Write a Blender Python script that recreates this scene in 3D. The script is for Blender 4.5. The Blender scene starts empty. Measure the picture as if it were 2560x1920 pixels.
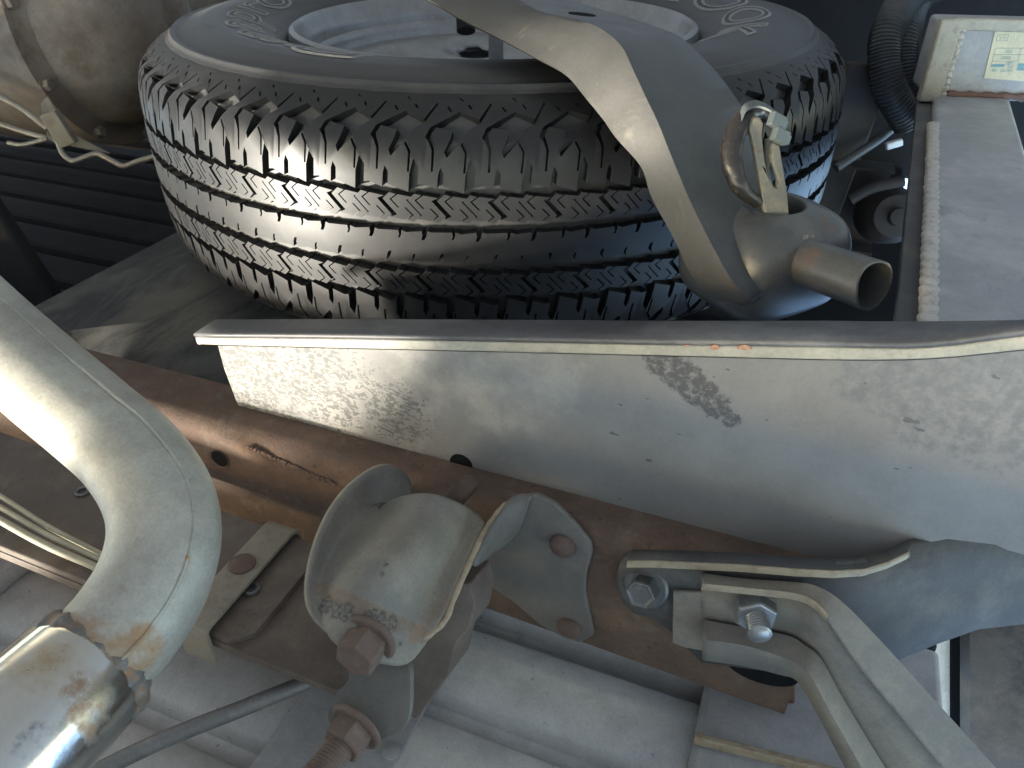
import bpy, bmesh, math, random
from mathutils import Vector, Matrix
from mathutils.geometry import tessellate_polygon
random.seed(7)

# ---------------------------------------------------------------- camera, sky, sun, exposure
# Working frame T: camera at the origin, x right, y into the scene, z towards the ground (the photograph was taken
# upside down, from under the truck). real() turns it the right way up: z up, ground at 0, truck above.
F = 1919.0
PITCH = math.radians(34.0)
CAM_H = 0.33
c_, s_ = math.cos(PITCH), math.sin(PITCH)

def real(p):
    return Vector((-p[0], p[1], CAM_H - p[2]))

def realdir(p):
    return Vector((-p[0], p[1], -p[2]))

scene = bpy.context.scene
C = scene.collection
cam_d = bpy.data.cameras.new("camera")
cam = bpy.data.objects.new("camera", cam_d)
C.objects.link(cam)
cam_d.sensor_width = 36.0
cam_d.lens = 36.0 * F / 2560.0
cam_d.clip_start = 0.01
cam_d.clip_end = 200.0
fwd = realdir((0, c_, -s_)); up = realdir((0, s_, c_)); right = realdir((1, 0, 0))
cam.matrix_world = Matrix(((right.x, up.x, -fwd.x, 0), (right.y, up.y, -fwd.y, 0),
                           (right.z, up.z, -fwd.z, CAM_H), (0, 0, 0, 1)))
cam_d.dof.use_dof = True
cam_d.dof.focus_distance = 0.50
cam_d.dof.aperture_fstop = 22.0
scene.camera = cam

SUN_FROM = (-0.84, -0.50, -0.185)          # in T: towards the sun (left, behind the camera, sky side)
sr = realdir(SUN_FROM).normalized()
world = bpy.data.worlds.new("World"); scene.world = world
world.use_nodes = True
wn = world.node_tree
sky = wn.nodes.new("ShaderNodeTexSky"); sky.sky_type = 'NISHITA'; sky.sun_disc = False
sky.sun_elevation = math.asin(sr.z); sky.dust_density = 0.2; sky.air_density = 0.8; sky.ozone_density = 1.0
sky.sun_rotation = math.atan2(sr.x, sr.y)
bg = wn.nodes["Background"]
bg.inputs["Strength"].default_value = 0.15
wn.links.new(sky.outputs[0], bg.inputs[0])
sun_d = bpy.data.lights.new("sun", 'SUN'); sun_d.energy = 2.0; sun_d.angle = math.radians(5.0)
sun_d.color = (1.0, 0.93, 0.80)
sun = bpy.data.objects.new("sun", sun_d); C.objects.link(sun)
sun.rotation_euler = sr.to_track_quat('Z', 'Y').to_euler()
sun.location = sr * 5
vs = scene.view_settings
vs.view_transform = 'Standard'; vs.look = 'None'; vs.gamma = 1.0; vs.use_curve_mapping = False
vs.exposure = 2.72
scene.cycles.max_bounces = 10
scene.cycles.diffuse_bounces = 6
scene.cycles.use_denoising = True

# ---------------------------------------------------------------- geometry helpers (all points in T)
LX, LY = -0.929, 0.370        # truck forward
NX, NY = 0.370, 0.929         # inboard
Lv = Vector((LX, LY, 0)).normalized(); Nv = Vector((NX, NY, 0)).normalized(); Zv = Vector((0, 0, 1))
V = Vector

def ray(u, v):
    a = (u - 1280) / F; b = (960 - v) / F
    return V((a, c_ + s_ * b, -s_ + c_ * b))
def U(u, v, d): return ray(u, v) * d
def UN(u, v, n):
    r = ray(u, v); return r * (n / r.dot(Nv))
def UZ(u, v, z):
    r = ray(u, v); return r * (z / r.z)
def ANZ(a, n, z): return Lv * a + Nv * n + Zv * z
def A_(p): return p.dot(Lv)
def N_(p): return p.dot(Nv)

def thing(name, label, cat, base, group=None):
    o = bpy.data.objects.new(name, None); C.objects.link(o)
    o.location = real(base); o.empty_display_size = 0.02
    o["label"] = label; o["category"] = cat
    if group: o["group"] = group
    return o
def tag(o, label, cat, group=None):
    o["label"] = label; o["category"] = cat
    if group: o["group"] = group
    return o
def wloc(o):
    l = V(o.location)
    while o.parent: o = o.parent; l += o.location
    return l

def mk(name, verts, faces, mat, parent=None, smooth=True, bevel=0, solid=0, sub=0, angle=40, fix=True, offset=-1):
    rv = [real(v) for v in verts]
    mn = V((min(v.x for v in rv), min(v.y for v in rv), min(v.z for v in rv)))
    mx = V((max(v.x for v in rv), max(v.y for v in rv), max(v.z for v in rv)))
    ctr = (mn + mx) / 2
    me = bpy.data.meshes.new(name)
    me.from_pydata([v - ctr for v in rv], [], faces)
    me.validate()
    if fix:
        bm = bmesh.new(); bm.from_mesh(me)
        bmesh.ops.remove_doubles(bm, verts=bm.verts, dist=1e-6)
        bmesh.ops.recalc_face_normals(bm, faces=bm.faces)
        bm.to_mesh(me); bm.free()
    me.materials.append(mat)
    o = bpy.data.objects.new(name, me); C.objects.link(o)
    if parent:
        o.parent = parent; o.location = ctr - wloc(parent)
    else:
        o.location = ctr
    if sub:
        m = o.modifiers.new("sub", 'SUBSURF'); m.levels = sub; m.render_levels = sub
    if solid:
        m = o.modifiers.new("solid", 'SOLIDIFY'); m.thickness = solid; m.offset = offset; m.use_even_offset = False
    if bevel:
        m = o.modifiers.new("bev", 'BEVEL'); m.width = bevel; m.segments = 3; m.limit_method = 'ANGLE'
        m.angle_limit = math.radians(35); m.harden_normals = False
    if smooth:
        for p in me.polygons: p.use_smooth = True
        if not sub:
            bm = bmesh.new(); bm.from_mesh(me)
            for e in bm.edges:
                if len(e.link_faces) == 2 and e.calc_face_angle(0) > math.radians(angle): e.smooth = False
            bm.to_mesh(me); bm.free()
    return o

class MB:
    def __init__(self): self.v = []; self.f = []
    def add(self, vs, fs):
        k = len(self.v); self.v += [V(v) for v in vs]; self.f += [tuple(i + k for i in f) for f in fs]
        return self
    def box(self, c, ax, h):
        c = V(c); vs = []
        for i in (-1, 1):
            for j in (-1, 1):
                for k in (-1, 1):
                    vs.append(c + ax[0] * (i * h[0]) + ax[1] * (j * h[1]) + ax[2] * (k * h[2]))
        return self.add(vs, [(0, 1, 3, 2), (4, 6, 7, 5), (0, 4, 5, 1), (2, 3, 7, 6), (0, 2, 6, 4), (1, 5, 7, 3)])
    def abox(self, a0, a1, n0, n1, z0, z1):
        return self.box(ANZ((a0 + a1) / 2, (n0 + n1) / 2, (z0 + z1) / 2), (Lv, Nv, Zv),
                        (abs(a1 - a0) / 2, abs(n1 - n0) / 2, abs(z1 - z0) / 2))
    def loft(self, rings, closed=True, cap0=False, cap1=False, loop=False):
        n = len(rings[0]); vs = [p for r in rings for p in r]; fs = []
        R = len(rings)
        for i in range(R if loop else R - 1):
            i2 = (i + 1) % R
            for j in range(n if closed else n - 1):
                j2 = (j + 1) % n
                fs.append((i * n + j, i * n + j2, i2 * n + j2, i2 * n + j))
        if cap0: fs.append(tuple(range(n))[::-1])
        if cap1: fs.append(tuple((R - 1) * n + j for j in range(n)))
        return self.add(vs, fs)
    def prism(self, poly, vec):
        n = len(poly); a = [V(p) for p in poly]; vec = V(vec)
        tris = tessellate_polygon([a])
        vs = a + [p + vec for p in a]
        fs = [tuple(t) for t in tris] + [tuple(i + n for i in t)[::-1] for t in tris]
        fs += [(i, (i + 1) % n, (i + 1) % n + n, i + n) for i in range(n)]
        return self.add(vs, fs)
    def build(self, name, mat, parent=None, **k): return mk(name, self.v, self.f, mat, parent, **k)

def perp(d):
    d = V(d).normalized()
    a = V((0, 0, 1)) if abs(d.z) < 0.9 else V((1, 0, 0))
    x = d.cross(a).normalized(); return x, d.cross(x).normalized(), d
def ring(c, x, y, r, n, ph=0.0):
    return [V(c) + x * (r * math.cos(ph + 2 * math.pi * i / n)) + y * (r * math.sin(ph + 2 * math.pi * i / n)) for i in range(n)]
def lathe(mb, c, axis, prof, n=32, cap0=False, cap1=False, ph=0.0):
    x, y, d = perp(axis)
    return mb.loft([ring(V(c) + d * a, x, y, max(r, 1e-5), n, ph) for r, a in prof], True, cap0, cap1)
def catmull(pts, k=8):
    P = [V(p) for p in pts]; out = []
    P = [P[0] * 2 - P[1]] + P + [P[-1] * 2 - P[-2]]
    for i in range(1, len(P) - 2):
        for j in range(k):
            t = j / k
            a, b, c, d = P[i - 1], P[i], P[i + 1], P[i + 2]
            out.append(0.5 * ((2 * b) + (c - a) * t + (2 * a - 5 * b + 4 * c - d) * t * t + (-a + 3 * b - 3 * c + d) * t ** 3))
    out.append(P[-2]); return out
def tube(mb, path, rad, n=16, caps=True, inner=None):
    P = [V(p) for p in path]; rings = []; x = None
    for i, p in enumerate(P):
        d = (P[min(i + 1, len(P) - 1)] - P[max(i - 1, 0)]).normalized()
        if x is None: x, y, _ = perp(d)
        else:
            x = (x - d * x.dot(d)).normalized(); y = d.cross(x).normalized()
        r = rad(i) if callable(rad) else rad
        rings.append(ring(p, x, y, r, n))
    mb.loft(rings, True, caps, caps); return mb
def hit(o, u, v):
    """point (in T) where the ray through photograph pixel u,v meets a built object"""
    bpy.context.view_layer.update()
    ev = o.evaluated_get(bpy.context.evaluated_depsgraph_get()); inv = ev.matrix_world.inverted()
    org = inv @ real((0, 0, 0)); d = (inv.to_3x3() @ realdir(ray(u, v))).normalized()
    ok, loc, *_ = ev.ray_cast(org, d)
    if not ok: return None
    w = ev.matrix_world @ loc
    return V((-w.x, w.y, CAM_H - w.z))
def hits(o, pts, r0, r1): return [(p, r0, r1) for p in (hit(o, *q) for q in pts) if p]
def px(poly, fn): return [fn(*q) for q in poly]
def smooth_poly(pts, k=4): # closed catmull of 2-d pixel points
    n = len(pts); out = []
    for i in range(n):
        a, b, c, d = [V((*pts[(i + j) % n], 0)) for j in (-1, 0, 1, 2)]
        for j in range(k):
            t = j / k
            q = 0.5 * ((2 * b) + (c - a) * t + (2 * a - 5 * b + 4 * c - d) * t * t + (-a + 3 * b - 3 * c + d) * t ** 3)
            out.append((q.x, q.y))
    return out

# ---------------------------------------------------------------- materials
ROT = math.atan2(realdir(Lv).y, realdir(Lv).x)
class Mat:
    def __init__(self, name, col, rough=0.6, metal=0.0, spec=0.5):
        self.m = bpy.data.materials.new(name); self.m.use_nodes = True
        self.nt = self.m.node_tree; self.N = self.nt.nodes; self.b = self.N["Principled BSDF"]
        self.b.inputs["Roughness"].default_value = rough; self.b.inputs["Metallic"].default_value = metal
        self.b.inputs["Specular IOR Level"].default_value = spec
        g = self.N.new("ShaderNodeNewGeometry")
        vr = self.N.new("ShaderNodeVectorRotate"); vr.rotation_type = 'Z_AXIS'; vr.inputs["Angle"].default_value = -ROT
        self.nt.links.new(g.outputs["Position"], vr.inputs["Vector"])
        self.pos = vr.outputs[0]
        rgb = self.N.new("ShaderNodeRGB"); rgb.outputs[0].default_value = (*col, 1)
        self.c = rgb.outputs[0]; self.r = None; self.rough0 = rough; self.mt = None; self.metal0 = metal; self.h = None
    def math(self, op, a, b=None, c=None):
        n = self.N.new("ShaderNodeMath"); n.operation = op
        for i, q in enumerate((a, b, c)):
            if q is None: continue
            if isinstance(q, (int, float)): n.inputs[i].default_value = q
            else: self.nt.links.new(q, n.inputs[i])
        return n.outputs[0]
    def noise(self, scale, detail=11, rough=0.68, stretch=(1, 1, 1), dist=0.0, off=0.0):
        mp = self.N.new("ShaderNodeMapping"); mp.inputs["Scale"].default_value = stretch
        mp.inputs["Location"].default_value = (off, off * 1.7, off * .3)
        self.nt.links.new(self.pos, mp.inputs[0])
        n = self.N.new("ShaderNodeTexNoise"); n.inputs["Scale"].default_value = scale
        n.inputs["Detail"].default_value = detail; n.inputs["Roughness"].default_value = rough; n.inputs["Distortion"].default_value = dist
        self.nt.links.new(mp.outputs[0], n.inputs["Vector"]); return n.outputs[0]
    def ramp(self, f, lo, hi):
        n = self.N.new("ShaderNodeMapRange"); n.interpolation_type = 'SMOOTHSTEP'; n.clamp = True
        n.inputs[1].default_value = lo; n.inputs[2].default_value = hi
        self.nt.links.new(f, n.inputs[0]); return n.outputs[0]
    def near(self, pts):
        """1 inside, 0 outside; pts: (T point, inner radius, outer radius)"""
        acc = None
        for p, r0, r1 in pts:
            q = real(p)
            w = Matrix.Rotation(-ROT, 3, 'Z') @ q
            d = self.N.new("ShaderNodeVectorMath"); d.operation = 'DISTANCE'
            self.nt.links.new(self.pos, d.inputs[0]); d.inputs[1].default_value = w
            m = self.ramp(d.outputs["Value"], r1, r0)
            acc = m if acc is None else self.math('MAXIMUM', acc, m)
        return acc
    def layer(self, col, mask, rough=None, metal=None, amt=1.0, height=None):
        if amt != 1.0: mask = self.math('MULTIPLY', mask, amt)
        mx = self.N.new("ShaderNodeMix"); mx.data_type = 'RGBA'
        self.nt.links.new(mask, mx.inputs[0]); self.nt.links.new(self.c, mx.inputs[6]); mx.inputs[7].default_value = (*col, 1)
        self.c = mx.outputs[2]
        for key, val in (("r", rough), ("mt", metal)):
            if val is None: continue
            cur = getattr(self, key); base = self.rough0 if key == "r" else self.metal0
            mm = self.N.new("ShaderNodeMix"); mm.data_type = 'FLOAT'
            self.nt.links.new(mask, mm.inputs[0])
            if cur is None: mm.inputs[2].default_value = base
            else: self.nt.links.new(cur, mm.inputs[2])
            mm.inputs[3].default_value = val
            setattr(self, key, mm.outputs[0])
        if height is not None:
            hh = self.math('MULTIPLY', mask, height)
            self.h = hh if self.h is None else self.math('ADD', self.h, hh)
        return self
    def grime(self, col, scale, lo, hi, amt=1.0, rough=None, metal=None, near=None, height=None, **k):
        f = self.noise(scale, **k)
        if near is not None:
            # the noise threshold is reached only inside the patch
            m = self.near(near)
            f = self.math('ADD', f, self.math('MULTIPLY', self.math('SUBTRACT', m, 1.0), 0.6))
        return self.layer(col, self.ramp(f, lo, hi), rough, metal, amt, height)
    def done(self, bump=0.0, bscale=400, bdist=0.0006, bdetail=5, mottle=.45):
        L = self.nt.links
        if mottle:
            f1 = self.noise(520, detail=8, rough=.75, off=3.1); f2 = self.noise(38, detail=10, rough=.7, off=7.7)
            k1 = self.math('MULTIPLY_ADD', f1, 1.5 * mottle, 1 - .75 * mottle); k2 = self.math('MULTIPLY_ADD', f2, 1.8 * mottle, 1 - .9 * mottle)
            vm = self.N.new("ShaderNodeVectorMath"); vm.operation = 'SCALE'
            L.new(self.c, vm.inputs[0]); L.new(self.math('MULTIPLY', k1, k2), vm.inputs["Scale"]); self.c = vm.outputs[0]
            if self.r is None:
                self.r = self.math('MULTIPLY_ADD', f2, .35, self.rough0 - .17)
        L.new(self.c, self.b.inputs["Base Color"])
        if self.r is not None: L.new(self.r, self.b.inputs["Roughness"])
        if self.mt is not None: L.new(self.mt, self.b.inputs["Metallic"])
        if bump:
            f = self.noise(bscale, detail=bdetail, rough=0.65)
            if self.h is not None: f = self.math('ADD', f, self.h)
            bp = self.N.new("ShaderNodeBump"); bp.inputs["Strength"].default_value = bump; bp.inputs["Distance"].default_value = bdist
            L.new(f, bp.inputs["Height"]); L.new(bp.outputs[0], self.b.inputs["Normal"])
        return self.m

PLATE_N = 0.364
def PL(u, v): return UN(u, v, PLATE_N)
RUB = Mat("tyre_rubber", (0.016, 0.016, 0.017), 0.43, spec=0.38).grime((0.045, 0.044, 0.042), 28, .5, .75, .5, rough=.45).grime((0.07, 0.068, 0.064), 160, .6, .75, .3, rough=.55).done(.12, 900, .0003)
RUBW = Mat("sidewall_rubber", (0.036, 0.036, 0.037), 0.42, spec=0.45).grime((0.075, 0.073, 0.068), 20, .45, .75, .5, rough=.58).done(.18, 700, .0003)
LETTER = Mat("raised_letter_rubber", (0.008, 0.008, 0.009), 0.5).done(.1)
LETLINE = Mat("pale_letter_edge", (0.24, 0.24, 0.235), 0.5).done(.1)  # paler than the letter face
RIM = Mat("silver_wheel_paint", (0.30, 0.31, 0.32), 0.34, 0.45).grime((0.25, 0.235, 0.21), 30, .5, .72, .55, rough=.6, metal=.1).grime((0.16, 0.15, 0.13), 220, .62, .74, .5, rough=.7).done(.12, 500)
def hot(name="hitch_plate_paint"):
    m = Mat(name, (0.215, 0.211, 0.205), 0.62, spec=.35)
    m.grime((0.29, 0.287, 0.275), 9, .30, .75, .7, rough=.65)
    m.grime((0.40, 0.385, 0.34), 22, .42, .62, .55, rough=.72, near=[(PL(620, 930), .10, .19), (PL(900, 950), .05, .16), (PL(1250, 930), .03, .13)])
    # flaking lighter dust film on the front end
    m.grime((0.56, 0.53, 0.44), 150, .455, .485, .9, rough=.75, near=[(PL(640, 930), .03, .12), (PL(820, 960), .0, .09)], detail=5, rough_=None) if False else None
    f = m.noise(400, detail=5, rough=.6, stretch=(.7, 1, 1.15), dist=.6)
    near = m.near([(PL(600, 930), .045, .105), (PL(800, 960), .02, .085), (PL(980, 1030), .01, .055)])
    f2 = m.math('ADD', f, m.math('MULTIPLY', m.math('SUBTRACT', near, 1.0), .25))
    m.layer((0.11, 0.11, 0.11), m.ramp(f2, .485, .52), .55, None, .85)
    # dark specks, scuffs and rubbed corner
    m.grime((0.09, 0.09, 0.095), 75, .69, .70, .85, detail=3, stretch=(.45, 1, 1.3), near=[(PL(1600, 1050), .06, .16), (PL(2200, 1080), .05, .16)])
    m.grime((0.07, 0.072, 0.08), 220, .34, .54, .8, near=[(PL(1655, 900), .008, .02), (PL(1700, 935), .008, .02), (PL(1745, 975), .008, .019), (PL(1790, 1015), .006, .017), (PL(1830, 1050), .003, .011)])
    m.grime((0.13, 0.135, 0.15), 140, .34, .64, .6, near=[(PL(2200, 940), .015, .04), (PL(2400, 970), .03, .06), (PL(2330, 1060), .01, .04), (PL(2540, 1000), .03, .08)])
    st = m.noise(120, detail=4, rough=.5, stretch=(1, 1, .10), off=5.0)
    nr = m.near([(PL(640, 930), .03, .08), (PL(860, 980), .01, .05)])
    m.layer((0.13, 0.13, 0.13), m.ramp(m.math('ADD', st, m.math('MULTIPLY', m.math('SUBTRACT', nr, 1.0), .4)), .60, .66), .6, None, .7)
    return m.done(.12, 380, .0005, mottle=.22)
PLATE = hot()
PLATE_TOP = Mat("hitch_flange_paint", (0.10, 0.10, 0.105), 0.5).grime((0.27, 0.26, 0.25), 16, .47, .68, .7, stretch=(.5, 1, 1)).grime((0.17, 0.165, 0.16), 120, .5, .7, .5).done(.15, 300)
EDGE = Mat("pale_plate_edge", (0.36, 0.345, 0.29), 0.6).grime((0.24, 0.22, 0.19), 90, .5, .66, .7).grime((0.42, 0.22, 0.15), 60, .70, .73, .8).done(.2, 500)  # paler than the plate face
CHIP = Mat("rust_chip", (0.46, 0.27, 0.2), .8).grime((.3, .14, .08), 400, .4, .6, .8).done(.2)
TUBE = Mat("crossbar_paint", (0.30, 0.31, 0.325), 0.42).grime((0.42, 0.42, 0.415), 14, .42, .64, .8, rough=.55).grime((0.14, 0.145, 0.16), 30, .57, .68, .6, stretch=(1, .4, 1)).grime((.2, .12, .08), 90, .68, .74, .6).done(.16, 250)
WELD = Mat("weld_bead", (0.52, 0.49, 0.44), .4, .15).grime((.24, .2, .17), 220, .5, .65, .6).done(.25, 600)
RUST = Mat("rusty_frame_steel", (0.132, 0.090, 0.070), 0.85, spec=.3).grime((0.18, 0.115, 0.08), 26, .46, .66, .8).grime((0.085, 0.062, 0.052), 15, .5, .7, .8).grime((0.25, 0.21, 0.165), 40, .55, .72, .55).grime((0.05, 0.045, 0.042), 240, .56, .68, .7).grime((.20, .165, .13), 60, .5, .72, .5).done(.6, 500, .001)
RUSTEND = Mat("red_brown_frame_paint", (0.17, 0.10, 0.077), .75).grime((0.12, .085, .07), 18, .45, .65, .8).grime((.24, .15, .11), 60, .55, .7, .5).done(.35, 500)
LEAF = Mat("leaf_spring_steel", (0.125, 0.10, 0.085), .72).grime((0.18, 0.15, 0.125), 24, .45, .65, .7).grime((.3, .27, .22), 260, .66, .72, .5).grime((.08, .06, .05), 30, .55, .7, .6).done(.35, 450)
CLIP = Mat("dusty_clip_steel", (0.25, 0.225, 0.18), .7).grime((.17, .13, .10), 40, .5, .66, .6).done(.3, 500)
HANG = Mat("hanger_steel_plain", (0.20, 0.19, 0.165), .6, .1).done(.2)
HANGEDGE = Mat("worn_fold_edge", (0.36, 0.29, 0.20), .7).grime((.24, .16, .11), 90, .48, .62, .8).done(.3, 400)
EAR = Mat("hanger_ear_steel", (0.15, 0.142, 0.128), .62, .0).grime((.22, .205, .175), 30, .46, .66, .6).grime((.13, .12, .125), 16, .5, .68, .6).done(.22, 420)
RBOLT = Mat("rusty_bolt_steel", (0.15, 0.105, 0.085), .72, .15).grime((.22, .17, .14), 120, .5, .68, .6).grime((.15, .09, .07), 200, .55, .66, .6).done(.4, 900)
RIVET = Mat("rusty_rivet", (0.12, 0.08, 0.066), .75).grime((.17, .125, .105), 150, .5, .66, .6).done(.4, 900)
ZBOLT = Mat("zinc_bolt_steel", (0.33, 0.335, 0.34), .38, .75).grime((.25, .23, .2), 120, .52, .68, .6, rough=.6, metal=.3).done(.2, 700)
DBOLT = Mat("dark_bolt_steel", (0.16, 0.165, 0.17), .42, .6).grime((.3, .29, .27), 150, .5, .66, .5).done(.2, 700)
BRK = Mat("bumper_bracket_steel", (0.082, 0.082, 0.084), .7, .0, .3).grime((0.15, 0.14, 0.122), 17, .44, .70, .75, rough=.7).grime((.06, .06, .066), 26, .52, .70, .6).done(.2, 400)
TAN = Mat("dusty_brace_steel", (0.225, 0.205, 0.17), .65).grime((0.31, 0.27, 0.205), 20, .44, .66, .75).grime((.15, .145, .14), 12, .5, .66, .6).grime((.2, .13, .09), 80, .64, .72, .5).done(.28, 420)
TANEDGE = Mat("bare_bracket_edge", (0.36, 0.30, 0.21), .65).grime((.26, .19, .13), 110, .48, .64, .7).done(.3, 400)
BED = Mat("grey_bed_paint", (0.52, 0.515, 0.50), .45).grime((0.47, 0.465, 0.455), 8, .45, .68, .7).grime((.2, .2, .21), 190, .70, .73, .7, detail=2).grime((.31, .3, .285), 60, .55, .72, .35).done(.08, 200)
BEDD = Mat("bed_sill_paint", (0.44, 0.445, 0.45), .55).grime((.34, .335, .325), 12, .45, .66, .7).grime((.2, .17, .14), 120, .66, .72, .5).done(.12, 260)
PIPE = Mat("aluminised_pipe", (0.33, 0.315, 0.275), .55, .25)
PIPE.grime((0.48, 0.47, 0.41), 13, .42, .66, .7, rough=.55, metal=.35).grime((.28, .275, .26), 90, .58, .68, .5, stretch=(1, 1, 2))
PIPE.grime((.46, .45, .42), 900, .54, .66, .45, stretch=(1, 1, .5)).grime((.24, .24, .23), 500, .58, .70, .4, stretch=(.4, 1, 1.4)).grime((.30, .27, .2), 35, .5, .75, .5)
PIPE0 = PIPE
PIPE = PIPE0.m
TIP = Mat("heat_tinted_chrome", (0.62, 0.61, 0.57), .16, 1.0)
TIP0 = TIP; TIP = TIP0.m
PWELD = Mat("exhaust_weld", (0.15, 0.145, 0.14), .6, .25).grime((.30, .29, .28), 300, .5, .7, .6).grime((.28, .15, .07), 60, .48, .66, .85).done(.35, 600)
ARM = Mat("carrier_arm_steel", (0.062, 0.065, 0.066), .42, .1).grime((0.09, 0.09, 0.086), 10, .42, .66, .6).grime((.075, .078, .08), 22, .54, .68, .5).done(.08, 300)
ARMF = Mat("dusty_arm_flange", (0.078, 0.075, 0.070), .66, .0).grime((.17, .15, .12), 22, .54, .72, .8, dist=1.2).grime((.075, .074, .074), 30, .5, .68, .7, dist=1).done(.2, 300)
CUP = Mat("socket_steel", (0.10, 0.102, 0.10), .36, .3).grime((.15, .145, .13), 20, .48, .68, .6).grime((.20, .115, .08), 120, .36, .62, .7, rough=.75, near=[(U(2070, 560, .47), .004, .012), (U(2010, 640, .45), .006, .018)]).done(.12, 300)
LOOP = Mat("burnt_welded_loop", (0.055, 0.048, 0.045), .3, .5).grime((.20, .16, .12), 140, .58, .66, .6).done(.4, 260, .001)
FORK = Mat("fork_steel", (0.16, 0.153, 0.128), .5, .2).grime((.24, .21, .155), 60, .46, .64, .7).grime((.15, .08, .06), 90, .6, .7, .6).done(.2, 500)
PLAS = Mat("grey_nylon", (0.10, 0.115, 0.11), .45).grime((.17, .18, .17), 120, .5, .66, .5).done(.1)
HOSE = Mat("black_conduit", (0.065, 0.07, 0.076), .45).grime((.09, .09, .09), 50, .5, .7, .5).done(.1)
AXLE = Mat("rusty_axle_casting", (0.235, 0.185, 0.15), .7, .1).grime((.28, .25, .215), 10, .46, .66, .7).grime((.14, .095, .07), 9, .5, .66, .75).grime((.3, .2, .13), 25, .58, .7, .5).grime((.08, .07, .06), 200, .6, .68, .5).done(.4, 300, .001)
GRUB = Mat("filthy_bumper_steel", (0.11, 0.095, 0.085), .75).grime((.19, .155, .13), 16, .45, .68, .8).grime((.035, .036, .04), 13, .52, .66, .85).done(.35, 300)
LINE = Mat("steel_brake_line", (0.33, 0.31, 0.27), .45, .5).grime((.3, .2, .13), 40, .5, .66, .5).done(.1)
CABLE = Mat("beige_cable", (0.42, 0.38, 0.28), .6).grime((.25, .22, .17), 60, .5, .68, .6).done(.2, 500)
ROD = Mat("grey_rod_steel", (0.20, 0.20, 0.205), .45, .4).grime((.3, .3, .29), 60, .5, .66, .5).done(.15, 500)
MUD = Mat("muddy_crossmember", (0.085, 0.083, 0.073), .75).grime((.14, .132, .112), 12, .42, .70, .8, dist=.4, stretch=(1, .5, 1)).grime((.022, .024, .028), 15, .44, .60, .85, dist=.5, stretch=(1, .35, 1)).done(.3, 200)
DARK = Mat("dark_steel_and_shade", (0.012, 0.013, 0.015), .8, spec=.3).grime((.024, .024, .024), 12, .5, .7, .6).done(.2, 200)  # on the inner bed parts and far panel near-black stands in for shade
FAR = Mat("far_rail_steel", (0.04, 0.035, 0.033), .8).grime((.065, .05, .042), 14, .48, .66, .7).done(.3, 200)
CREAM = Mat("cream_body_paint", (0.85, 0.83, 0.74), .35).grime((.72, .64, .45), 20, .5, .72, .6).done(.03)
WHITE = Mat("white_trim", (0.8, 0.8, 0.8), .4).grime((.6, .58, .52), 30, .6, .75, .4).done(.03)
BLACK = Mat("black_rubber_and_holes", (0.012, 0.013, 0.015), .9, spec=.1).done(.05)  # also colours the dark of the holes and the panel gap
LABEL = Mat("cream_label", (0.60, 0.57, 0.41), .6).grime((.62, .47, .22), 40, .52, .7, .5).grime((.5, .45, .33), 140, .6, .72, .5).done(.1)
INK = Mat("faded_blue_ink", (0.17, 0.33, 0.36), .6).done(.02)
INKG = Mat("faded_grey_ink", (0.28, 0.32, 0.30), .6).done(.02)
GROUND = Mat("asphalt_ground", (0.25, 0.235, 0.215), .85).grime((.205, .195, .18), 3, .42, .66, .7).grime((.33, .33, .33), 40, .5, .7, .5).done(.4, 120, .004)
PAINT = Mat("white_body_paint", (0.66, 0.66, 0.65), .3).done(.02)

# ---------------------------------------------------------------- ground and truck bed overhead
g = MB().add([(-60, -60, CAM_H), (60, -60, CAM_H), (60, 60, CAM_H), (-60, 60, CAM_H)], [(0, 1, 2, 3)]).build("ground", GROUND, smooth=False)
g["kind"] = "structure"

BZ = -0.5
t = thing("truck_bed", "light grey ribbed steel truck bed underside above the frame rail", "truck bed", ANZ(0.5, .6, BZ))
prof = []
n = -0.02
while n < 1.75:
    prof += [(n + q, BZ + z) for q, z in ((0, .0135), (.02, .0155), (.035, .016), (.050, .0135), (.053, .011), (.056, -.001), (.059, -.003), (.069, -.003), (.072, -.001), (.075, .011))]
    n += .078
mb = MB()
rows = []
for a in [-.005, .3, .8, 1.5, 2.2]:
    rows.append([ANZ(a, q[0], q[1]) for q in prof if q[0] < .468])
mb.loft(rows, closed=False)
fo = mb.build("floor_panel", BED, t, solid=.002, offset=1, angle=40)
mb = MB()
mb.loft([[ANZ(a, q[0], q[1]) for q in prof if q[0] > .455] for a in [-.005, .3, .8, 1.5, 2.2]], closed=False); mb.build("shaded_inner_floor", DARK, t, solid=.002, offset=1, angle=15)  # inboard floor coloured near-black for the shade under the bed
# cross sills under the bed
aS0 = A_(UZ(985, 1920, BZ + .018)); aS1 = A_(UZ(625, 1920, BZ + .018))
mb = MB(); mb.abox(aS0, aS1, -.0, .45, BZ + .0165, BZ + .019); mb.build("cross_sill", BEDD, t, bevel=.001)
aK0 = A_(UZ(90, 1380, BZ + .03))
mb = MB(); mb.abox(aK0, aK0 + .35, -.0, .42, BZ + .015, BZ + .03); mb.build("cross_sill", BEDD, t, bevel=.006)
mb = MB(); lathe(mb, UZ(979, 1880, BZ + .018), (0, 0, 1), [(.0065, 0), (.006, .002), (.003, .003), (0, .0032)], 16); mb.build("rivet", BEDD, t)
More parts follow.
